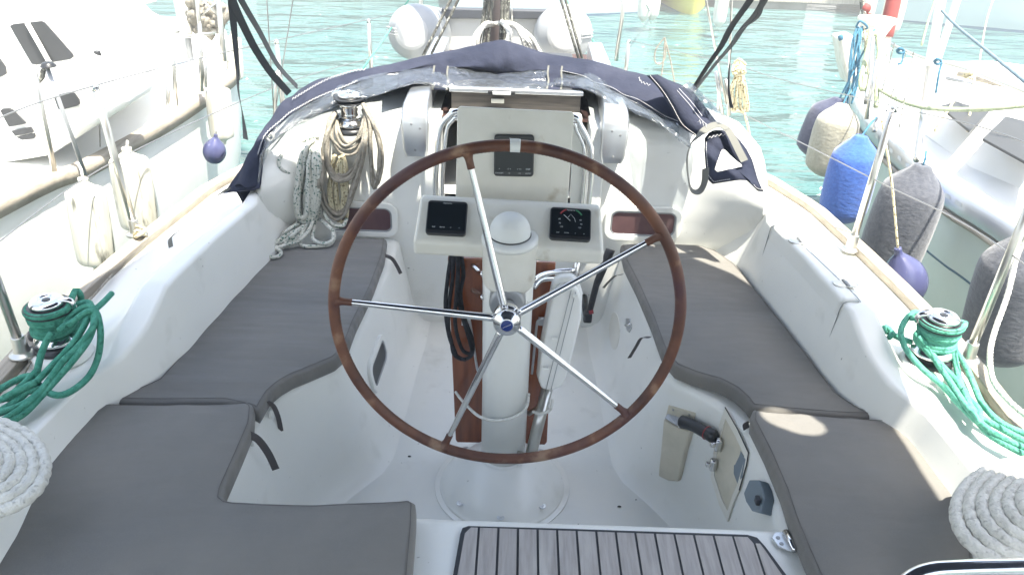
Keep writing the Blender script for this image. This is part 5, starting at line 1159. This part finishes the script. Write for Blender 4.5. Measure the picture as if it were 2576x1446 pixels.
# left boat
ld = [Vector((-2.35, -1.5, 0)), Vector((-2.16, .5, 0)), Z(0, 532, .62), Z(230, 428, .62), Z(430, 314, .62), Z(530, 246, .62), Z(590, 200, .62), Z(592, 160, .62), Z(575, 100, .62), Z(540, 62, .62), Vector((-2.9, 6.3, 0)), Vector((-3.9, 5.6, 0)), Vector((-4.4, 4.0, 0)), Vector((-4.5, -1.5, 0))]
lb_ = thing('sailboat', 'white sailboat moored on the left with a teak cap rail and pilothouse windows', 'sailboat', (-3.2, 2.5, -.5))
h_, lp = hull('hull', ld, lambda t: .62, lb_, M['boatwhite'], .35, cx=-3.1)
bm = bmesh.new(); ctr = Vector((-3.2, 3.0, .68)); rows = [[Vector((p.x, p.y, .60)) for p in lp], [p.lerp(ctr, .5)+Vector((0, 0, .03)) for p in [Vector((q.x, q.y, .60)) for q in lp]], [ctr.copy() for p in lp]]
grid(bm, rows); link('deck', bm, M['boatwhite'], lb_)
bm = bmesh.new(); k_ = 44
tubepts = [Vector((p.x, p.y, .635)) for p in lp[:k_]]
rows = []
for i, p in enumerate(tubepts):
    t = (tubepts[min(i+1, k_-1)]-tubepts[max(0, i-1)]).normalized(); s = Vector((t.y, -t.x, 0)); rows.append([p+s*a+Vector((0, 0, b_)) for a, b_ in ((-.045, -.02), (-.045, .02), (-.035, .028), (.012, .028), (.02, .02), (.02, -.03))])
grid(bm, rows, closeu=True, cap=True); link('cap_rail', bm, M['teakrail'], lb_)
def prism(name, px, yy, depth, m, parent, dx=0):
    a = YP([(x, y, yy) for x, y in px]); b = [p+Vector((dx, depth, 0)) for p in a]; bm = bmesh.new(); va = [bm.verts.new(p) for p in a]; vb = [bm.verts.new(p) for p in b]
    bm.faces.new(va); bm.faces.new(vb[::-1])
    for i in range(len(a)): bm.faces.new((va[i], vb[i], vb[(i+1) % len(a)], va[(i+1) % len(a)]))
    o = link(name, bm, m, parent); bevobj(o, .03, 4); return o
ph_ = prism('pilothouse', [(-260, 40), (0, 14), (85, 24), (128, 34), (168, 78), (225, 138), (290, 172), (310, 262), (150, 330), (-260, 380)], 3.35, 1.0, M['boatwhite'], lb_, -.15)
def pane(name, px, yy, m, parent, th=.006): return plate(name, [Y(x, y, yy) for x, y in px], th, m, parent, bev=.001)
pn1 = pane('side_window', [(24, 66), (32, 62), (104, 54), (112, 58), (183, 138), (185, 144), (176, 150), (92, 164), (80, 162), (76, 156)], 3.335, M['tint'], ph_)
bar('window_bar', Y(68, 58, 3.325), Y(126, 160, 3.325), .010, M['boatwhite'], pn1)
pane('side_window', [(-60, 130), (-10, 136), (14, 170), (16, 186), (4, 194), (-60, 200)], 3.335, M['tint'], ph_)
tk_ = prism('coachroof', [(-260, 262), (0, 245), (120, 226), (215, 190), (290, 172), (330, 262), (120, 395), (-260, 460)], 3.1, .25, M['boatwhite'], lb_)
for q in ([(0, 279), (6, 274), (22, 273), (32, 278), (66, 312), (22, 320)], [(28, 330), (76, 320), (84, 333), (38, 343)], [(40, 345), (86, 336), (88, 346), (84, 350), (55, 353)], [(136, 248), (142, 240), (174, 232), (186, 235), (198, 252), (200, 262), (194, 267), (152, 278), (146, 274)]):
    pane('deck_window', q, 3.085, M['tint'], lb_, .008)
# roof rack bits and pole
bar('boat_hook', Y(-40, 10, 3.4), Y(130, 14, 3.6), .012, M['teakrail'], lb_)
lpul = thing('bow_pulpit', 'steel pulpit and posts on the bow of the left boat', 'pulpit', Z(560, 200, .64))
for pts in ([(430, 85, 4.6), (470, 92, 4.5), (505, 88, 4.5), (540, 82, 4.6), (520, 70, 4.8), (470, 78, 4.8), (430, 85, 4.7)],): rope('pulpit_rail', [YP(pts)], .009, M['stainless'], lpul, seg=8, step=.03)
for a, b in (((432, 80), (445, 285)), ((502, 60), (508, 230)), ((425, 200), (421, 296)), ((512, 130), (519, 220))): bar('post', Y(*a, 4.0), Y(*b, 3.95), .010, M['stainless'], lpul)
# frame tower and furled gear at the bow
fg = thing('furled_sail', 'weathered furled bundle and roller gear at the bow of the left boat', 'furling gear', Z(540, 170, .64))
bar('forestay', Y(452, -60, 4.9), Y(478, 150, 4.7), .022, M['greymetal'], fg); bar('forestay_cover', Y(440, -60, 4.9), Y(470, 90, 4.7), .035, M['fwhite'], fg)
bar('mast_leg', Y(545, -50, 4.7), Y(563, 155, 4.5), .016, M['stainless'], fg); bar('mast_leg', Y(490, -50, 4.7), Y(505, 90, 4.6), .012, M['stainless'], fg)
for a, b in (((505, 40), (548, 5)), ((508, 0), (548, 38))): bar('lattice', Y(*a, 4.65), Y(*b, 4.65), .007, M['stainless'], fg)
bm = bmesh.new()
for k in range(60):
    c = Y(random.gauss(515, 22), random.gauss(42, 18), 4.75); bmesh.ops.create_icosphere(bm, subdivisions=1, radius=random.uniform(.015, .045), matrix=Matrix.Translation(c) @ Matrix.Rotation(random.random()*3, 4, 'X') @ Matrix.Diagonal((1, .7, 1.6, 1)))
link('gear_bundle', bm, M['ropegrey'], fg)
for pts in ([(420, 57, 4.8), (300, 52, 4.9), (260, 48, 4.9)], ): rope('spar', [YP(pts)], .02, M['fwhite'], fg, seg=8)
rope('mooring_line', [YP([(140, 38, 5.6), (230, 34, 5.7), (310, 20, 5.9), (390, 0, 6.2)])], .012, M['ropewhite'], label='white line sagging above the deck of the left boat', cat='line', group='lines on the left boat')
rope('mooring_line', [YP([(180, 84, 5.4), (260, 52, 5.6), (330, 20, 5.9), (390, -6, 6.2)])], .012, M['ropecream'], label='pinkish line slanting up from the deck of the left boat', cat='line', group='lines on the left boat')
for foot, tp, lb in (((138, 445), (88, 170), 'thick stanchion of the left boat nearest the camera'), ((278, 590), (240, 135), 'tall stanchion and pole with a dark cap on the left boat')):
    f = Y(*foot, 2.62 if foot[0] < 200 else 2.5)
s3 = thing('stanchion', 'leaning steel stanchion on the left boat by its pilothouse', 'stanchion', Z(140, 444, .64)); f = Z(140, 444, .64); bar('post', f, Y(84, 172, f.y-.02), .011, M['stainless'], s3)
s4 = thing('stanchion', 'stanchion with a black cap and hanging cord on the left boat', 'stanchion', Z(215, 455, .64)); f = Z(215, 440, .64); bar('post', f, Y(118, 168, f.y), .008, M['greymetal'], s4); lath('cap', [(.0, 0), (.03, 0), (.02, .015), (0, .02)], Y(122, 168, f.y), (0, 0, 1), M['black'], s4, 12, .003)
bm = bmesh.new(); tube(bm, catmull([Y(122, 170, f.y), Y(106, 178, f.y), (Y(103, 195, f.y)), Y(98, 208, f.y), Y(108, 196, f.y), Y(112, 176, f.y)], 6), .006, 6); link('cord', bm, M['ropedark'], s4)
s5 = thing('stanchion', 'thin post with a black cap on the deck of the left boat', 'stanchion', Y(285, 255, 3.4)); bar('post', Y(247, 140, 3.4), Y(290, 250, 3.35), .004, M['stainless'], s5); bar('post', Y(245, 140, 3.4), Y(252, 370, 3.3), .003, M['stainless'], s5); lath('cap', [(.0, 0), (.016, 0), (.014, .02), (0, .024)], Y(246, 141, 3.4), (0, 0, 1), M['black'], s5, 12, .003)
# right boat
rd = [Vector((2.35, -1.5, 0)), Vector((2.1, .8, 0)), Z(2572, 604, .62), Z(2419, 508, .62), Z(2352, 462, .62), Z(2292, 414, .62), Z(2230, 358, .62), Z(2185, 310, .62), Z(2156, 265, .62), Z(2150, 225, .62), Z(2185, 178, .62), Z(2260, 160, .62), Z(2400, 168, .62), Z(2576, 178, .62), Vector((4.6, 4.4, 0)), Vector((4.9, -1.5, 0))]
rb_ = thing('sailboat', 'white sailboat moored on the right with pale grey-green topsides and tinted deck windows', 'sailboat', (3.3, 2.5, -.5))
h2, rp = hull('hull', rd, .62, rb_, M['boatgrey'], .35, cx=3.4)
bm = bmesh.new(); ctr = Vector((3.3, 3.4, .70)); rows = [[Vector((p.x, p.y, .62)) for p in rp], [Vector((p.x, p.y, .605)).lerp(ctr, .5)+Vector((0, 0, .03)) for p in rp], [ctr.copy() for p in rp]]
grid(bm, rows); link('deck', bm, M['boatwhite'], rb_)
rows = []; 
for i, p in enumerate(rp):
    t = (rp[min(i+1, len(rp)-1)]-rp[max(0, i-1)]).normalized(); s = Vector((-t.y, t.x, 0))
    rows.append([p+s*a*-1+Vector((0, 0, b_)) for a, b_ in ((-.006, -.06), (-.012, -.05), (-.012, .03), (-.004, .034), (.004, .034), (.006, .0))])
bm = bmesh.new(); grid(bm, rows, closeu=True, cap=True); link('toe_rail', bm, M['alu'], rb_)
# holes and rubbing strip
bm = bmesh.new()
for i in range(18, 60, 2):
    p = rp[i]; t = (rp[i+1]-p).normalized(); n_ = Vector((t.y, -t.x, 0)); n_ = n_ if n_.x < 0 else -n_
    q = rrect(p+n_*.0135+Vector((0, 0, -.006)), t, (0, 0, 1), .045, .018, .008, 4); vv_ = [bm.verts.new(x) for x in q]; bm.faces.new(vv_)
link('rail_slots', bm, M['boatwhite'], rb_, smooth=False)
bm = bmesh.new(); tube(bm, [Vector((p.x-(.012 if p.x < 3 else -.012), p.y, .545)) for p in rp[:60]], .012, 6); link('rubbing_strip', bm, M['teakrail'], rb_)
bm = bmesh.new(); tube(bm, [Vector((p.x+.02, p.y, .33)) for p in rp[:36]], .010, 6); link('hull_stripe', bm, M['dkblue'], rb_)
bm = bmesh.new(); cro = [Z(2300, 320, .64), Z(2330, 262, .64), Z(2400, 232, .64), Z(2700, 232, .64), Vector((4.3, 3.0, .64)), Vector((4.5, .2, .64)), Vector((2.45, .2, .64)), Vector((2.42, 2.2, .64)), Z(2440, 420, .64)]
top = [Vector((p.x, p.y, 0)).lerp(Vector((3.4, 2.6, 0)), .14)+Vector((0, 0, .80)) for p in cro]
grid(bm, [cro, top], closeu=True); bm.verts.ensure_lookup_table(); bm.faces.new([bm.verts[len(cro)+i] for i in range(len(cro))]); o = link('coachroof', bm, M['boatwhite'], rb_); bevobj(o, .03, 4, 20)
for q in ([(2364, 267), (2404, 254), (2489, 280), (2439, 329)], [(2472, 348), (2529, 292), (2640, 318), (2640, 440)]):
    pts = [Z(x, y, .815) for x, y in q]; c_ = sum(pts, Vector())/4; plate('deck_hatch', [c_+(p-c_)*1.0 for p in pts], .012, M['tint'], rb_, bev=.004, toward=(0, 0, 1))
bar('grab_rail', Z(2412, 186, .80), Z(2640, 240, .82), .018, M['teakrail'], rb_)
bar('jib_track', Z(2380, 196, .66), Z(2640, 258, .66), .010, M['greymetal'], rb_)
rm = thing('furled_headsail', 'rolled sail with a red sleeve on the bow of the right boat', 'furled sail', Y(2240, 140, 4.9))
A, B = Y(2262, -60, 4.95), Y(2228, 92, 4.9); bm = bmesh.new(); tube(bm, [A.lerp(B, k/8) for k in range(9)], .042, 14); link('red_sleeve', bm, M['red'], rm)
A, B = Y(2228, 90, 4.9), Y(2218, 132, 4.88); bm = bmesh.new(); tube(bm, [A.lerp(B, k/4) for k in range(5)], lambda t: .036-.016*t, 12); link('sleeve_end', bm, M['fwhite'], rm)
lath('furler_drum', [(.0, 0), (.045, 0), (.045, .01), (.02, .02), (.02, .05), (.045, .06), (.045, .07), (0, .07)], Y(2216, 150, 4.86), (0, 0, 1), M['alu'], rm, 16, .002)
def pole(a, b, ya, yb, r, label, m=M['stainless'], cat='pole', ext=2):
    A, B = Y(*a, ya), Y(*b, yb); o = bar('pole', A+(A-B)*ext, B, r, m, None, 12, label=label, cat=cat); return o
pole((2368, 0), (2336, 176), 4.3, 4.2, .024, 'stout white pole rising from the middle of the right boat', M['boatwhite'])
pole((2408, 0), (2352, 170), 4.6, 4.4, .020, 'pale leaning pole behind the stout white pole', M['boatwhite'])
pole((2336, 170), (2306, 402), 4.2, 3.25, .014, 'lower steel stanchion below the stout pole on the right boat', ext=0)
def tl(pts, r, m, label, cat='line', grp='rigging lines of the right boat'): return rope('rigging_line', [YP(pts)], r, m, seg=6, step=.04, label=label, cat=cat, group=grp)
tl([(2355, 10, 4.4), (2400, 60, 4.0), (2470, 118, 3.4), (2540, 175, 3.0), (2620, 240, 2.7)], .007, M['ropeslate'], 'thick blue-grey line slanting down to the right edge')
tl([(2168, 176, 4.2), (2200, 215, 4.0), (2260, 252, 3.8), (2330, 272, 3.6), (2430, 276, 3.5), (2500, 274, 3.4), (2620, 262, 3.3)], .011, M['ropeyellow'], 'long sagging pale green hose across the right boat')
tl([(2498, 0, 4.6), (2480, 60, 4.4), (2460, 180, 4.1)], .004, M['ropecream'], 'thin pale line above the grab rail of the right boat')
tl([(2356, -10, 4.8), (2336, 50, 4.7), (2318, 115, 4.6)], .006, M['ropeyellow'], 'thin yellow line left of the stout pole')
for k, (a, b, lb) in enumerate((((2440, 190), (2352, 330), 'left leg of the cream lines by the deck hatch'), ((2452, 190), (2434, 330), 'right leg of the cream lines by the deck hatch'), ((2280, 130), (2230, 280), 'thin dark line right of the blue cords'), ((2250, 110), (2214, 250), 'thin line nearest the blue cords'), ((2298, 132), (2262, 320), 'thin line in the middle of the right foredeck'))):
    tl([(*a, 3.9), (*b, 3.6)], .006 if k < 2 else .003, M['ropecream'] if k < 2 else M['ropedark'], lb)
rope('knotted_rope', [YP([(2425, 190, 3.9), (2438, 184, 3.88), (2450, 190, 3.9), (2440, 196, 3.88), (2428, 192, 3.9), (2436, 182, 3.88), (2452, 186, 3.9)])], .009, M['ropecream'], label='cream rope knot on the brown grab rail of the right boat', cat='rope')
# pulpit, lifebuoy basket, cords at the right boat bow
rpp = thing('bow_pulpit', 'steel pulpit and posts at the bow of the right boat', 'pulpit', Z(2200, 230, .64))
for pts in ([(2160, 88, 4.7), (2190, 100, 4.3), (2196, 150, 4.1), (2178, 250, 3.9)], [(2160, 88, 4.7), (2172, 60, 5.1), (2240, 110, 5.2), (2330, 150, 4.6), (2420, 172, 4.2), (2600, 240, 3.6)]): rope('pulpit_rail', [YP(pts)], .010, M['stainless'], rpp, seg=8, step=.04)
for a, b, yy in (((2196, 92), (2178, 262), 4.05), ((2206, 150), (2180, 300), 3.9), ((2240, 72), (2232, 148), 5.0), ((2222, 92), (2214, 150), 4.9), ((2206, 298), (2200, 330), 3.7)): bar('post', Y(*a, yy), Y(*b, yy-.05), .011, M['stainless'], rpp)
gh = rope('green_hose', [YP([(2176, 190, 4.0), (2170, 230, 3.95), (2166, 200, 4.0), (2180, 140, 4.1), (2192, 92, 4.2), (2200, 86, 4.2), (2208, 96, 4.2), (2213, 130, 4.1), (2209, 160, 4.05), (2204, 270, 3.9)])], .013, M['ropeyellow'], label='pale green hose looped over the bow pulpit of the right boat', cat='hose')
st = []
for k in range(8):
    o = k*3.4; st.append(YP([(2160+o*.4, 70, 4.4), (2150+o*.5, 100, 4.35), (2144+o*.7, 150, 4.3), (2134+o*.9, 200+8*(k % 3), 4.25), (2126+o*.9, 232+10*(k % 4), 4.2)]))
st.append(YP([(2150, 66, 4.4), (2164, 56, 4.4), (2180, 66, 4.4), (2170, 78, 4.4), (2152, 74, 4.4)]))
rope('blue_cord', st, .0052, M['ropeblue'], jit=.012, label='bunch of bright blue cords hanging at the bow of the right boat', cat='cord')
st = []
for k in range(5): st.append(YP([(2168+k*4, 74, 4.4), (2166+k*5, 120, 4.35), (2164+k*5, 170, 4.3), (2166+k*4, 215, 4.25)]))
rope('cream_cord', st, .0055, M['ropecream'], jit=.012, label='cream cords hanging beside the blue ones at the right boat bow', cat='cord')
for x, y, lb in ((2264, 128, 'blue cord knot in the middle of the right boat lifeline'), (2358, 155, 'blue cord knot and tail beside the stout white pole')):
    rope('cord_knot', [YP([(x-8, y, 4.0), (x, y-6, 3.98), (x+10, y, 4.0), (x+2, y+7, 3.98), (x-7, y+2, 4.0), (x+4, y-5, 3.98), (x+10, y+6, 4.0), (x+4, y+30, 3.97), (x-4, y+80 if x > 2300 else y+34, 3.95)])], .006, M['ropeblue'], label=lb, cat='cord')
bk = thing('canister', 'white plastic canister tied under the bow rail of the right boat', 'canister', Y(2140, 210, 4.5))
prismpts = [(2110, 96), (2152, 90), (2162, 140), (2160, 205), (2134, 216), (2122, 170)]
o = plate('canister_body', [Y(x, y, 4.5) for x, y in prismpts], .14, M['fwhite'], bk, bev=.02); bar('lid', Y(2110, 97, 4.49), Y(2120, 93, 4.49), .016, M['ropeblue'], bk)
lath('anchor_light_basin', [(.0, 0), (.05, 0), (.09, .09), (.11, .10), (.11, .12), (.0, .13)], Y(2196, 100, 4.75), (0, 0, 1), M['fwhite'], None, 20, .006, label='white plastic basin on the bow of the right boat', cat='basin')
for k, (x, y) in enumerate(((2178, 22), (2184, 46))):
    o = bpy.data.objects; bm = bmesh.new(); bmesh.ops.create_uvsphere(bm, u_segments=16, v_segments=10, radius=.030, matrix=Matrix.Translation(Y(x, y, 5.0))); tag(link('float_ball', bm, M['red']), ['upper small red float at the bow of the right boat', 'lower small red float at the bow of the right boat'][k], 'float')
rope('stay_rope', [YP([(2166, -20, 5.0), (2170, 20, 5.0), (2176, 50, 4.95), (2172, 100, 4.9)])], .014, M['ropedark'], label='frayed dark rope beside the red floats', cat='rope')
# ------------------------------------------------------------------ far side: pontoon and boats
pt = thing('pontoon', 'low wooden pontoon across the water at the top of the photo', 'pontoon', (8, 15.4, -.5))
ZD = -.28
A = Z(1980, 19, -.42); 
boxo('deck', (6, A.y+1.3, ZD), (40, 2.2, .07), M['pontoon'], pt, bev=.01); boxo('edge_beam', (6, A.y+.22, ZD-.05), (40, .08, .08), M['pontoon'], pt, bev=.01)
for k in range(14):
    boxo('float', (-12+k*2.7, A.y+1.2, -.5), (1.5, 1.9, .34), M['concrete'], pt, bev=.03)
def farboat(bow, head, beam, L, h, m, label, stripe=M['dkblue'], mast_h=9, bowm=None):
    """bow = waterline bow point, head = compass angle of the bow direction (degrees, 0 = +x, -90 = towards us)"""
    u = Vector((math.cos(rad(head)), math.sin(rad(head)), 0)); v = Vector((-u.y, u.x, 0)); B0 = Vector((bow.x, bow.y, 0)); c = B0-u*L/2
    b = thing('moored_boat', label, 'boat', (c.x, c.y, -.5)); ss = [0, .02, .06, .12, .2, .3, .42, .55, .7, .85, 1]
    def hb(s, t): return beam/2*min(1, (s*2.4)**.62)*(.80+.20*t**.5)*(1-.12*s*s)
    def ringat(t, z, k=1.0):
        ov = .35*t*h; L1 = [B0-u*(s*L)+u*ov*(1-s)+v*hb(s, t)*k for s in ss]; L2 = [B0-u*(s*L)+u*ov*(1-s)-v*hb(s, t)*k for s in ss[:0:-1]]
        return [Vector((p.x, p.y, z+.18*t*max(0, 1-abs((p-B0).dot(u))/L))) for p in L2+L1]
    rows = [ringat(t, lerp(-.75, h-.3, t)) for t in (0, .15, .3, .5, .75, .93, 1)]
    bm = bmesh.new(); vs = grid(bm, rows); bm.faces.new(vs[-1]); link('hull', bm, m, b)
    if stripe: bm = bmesh.new(); grid(bm, [ringat(.15, z, 1.012) for z in (-.55, -.42)]); link('boot_stripe', bm, stripe, b)
    bm = bmesh.new(); tube(bm, [p for p in ringat(1, h-.33, 1.005)], .03, 6); link('gunwale', bm, M['boatwhite'], b)
    if bowm: bm = bmesh.new(); grid(bm, [[p for p in ringat(t, lerp(-.75, h-.3, t), 1.02)[5:16]] for t in (.2, .5, .8)]); link('bow_patch', bm, bowm, b)
    R3 = Matrix.Rotation(rad(head), 3, 'Z'); boxo('cabin', c+Vector((0, 0, h-.1)), (L*.4, beam*.55, .5), M['boatwhite'], b, rot=R3, bev=.1)
    if mast_h: bar('mast', c+Vector((0, 0, h-.3)), c+Vector((.1, 0, h+mast_h)), .06, M['alu'], b, 10)
    return b
farboat(Z(1736, 36, -.5), -92, 1.5, 5, .95, M['yellow'], 'yellow hulled boat with its bow towards us at the top')
farboat(Z(1648, 24, -.5), 8, 1.6, 3.4, .95, M['bluepaint'], 'pale blue boat with a dark stripe left of the yellow one')
farboat(Z(2176, 40, -.5), 176, 2.4, 6, 1.0, M['bluepaint'], 'white and pale blue boat with fenders at the top right')
farboat(Z(2330, 52, -.5)+Vector((0, .15, 0)), 183, 1.6, 5, .9, M['boatgrey'], 'pale grey-green boat at the top right corner', None, mast_h=8)
w4 = Z(1180, 10, -.5); farboat(w4+Vector((0, 1.5, 0)), -60, 2.6, 7, 1.0, M['boatwhite'], 'white boat at the far side behind the mast')
for k, x in enumerate((-11.5, -7.6, -3.9)):
    farboat(Vector((x, 18.5+k*.4, -.5)), -88+k*3, 2.7, 8, 1.1, M['boatwhite'], ['white boat far left across the water, first of three', 'white boat far left across the water, second of three', 'white boat far left across the water, third of three'][k])
for k, (x, y) in enumerate(((1618, 4), (1640, 2), (2168, 30), (2222, 34), (2240, 36), (1806, 18))):
    c_ = Z(x, y, -.1); t = thing('fender', ['pale fender on the pale blue boat', 'second pale fender on the pale blue boat', 'white fender at the bow of the top right boat', 'white fender amidships on the top right boat', 'white fender aft on the top right boat', 'white fender beside the yellow bow'][k], 'fender', c_, 'fenders of the far boats')
    lath('body', [(0, 0), (.03, 0), (.09, .08), (.10, .2), (.10, .4), (.09, .5), (.03, .58), (0, .58)], c_+Vector((0, -.2, -.25)), (0, 0, 1), M['fwhite'], t, 14, .02)
rope('mooring_rope', [[Z(1626, 12, .1), Z(1640, 40, -.5)]], .015, M['ropewhite'], label='pale rope from the yellow boat down into the water', cat='rope')
# land behind the marina
bm = bmesh.new(); rows = []
for i in range(60):
    x = -220+440*i/59; hh = 14+9*noise.noise(Vector((x*.018, 1, 0)))+4*noise.noise(Vector((x*.07, 5, 0))); rows.append([Vector((x, 92, -.8)), Vector((x, 94, hh*.45)), Vector((x, 110, hh)), Vector((x, 150, hh*1.2))])
hm = mat('wooded_shore', (.07, .10, .05), .9); varycol(hm, (.05, .08, .035), (.20, .20, .15), .25, 6, .35, .65)
grid(bm, rows); tag(link('shore_hills', bm, hm), kind='structure')
qy = thing('quay_wall', 'pale stone quay across the harbour', 'quay', (0, 60, -.5)); boxo('wall', (0, 62, .3), (300, 3, 2.4), mat('quay_stone', (.35, .33, .29), .8), qy, bev=.05)
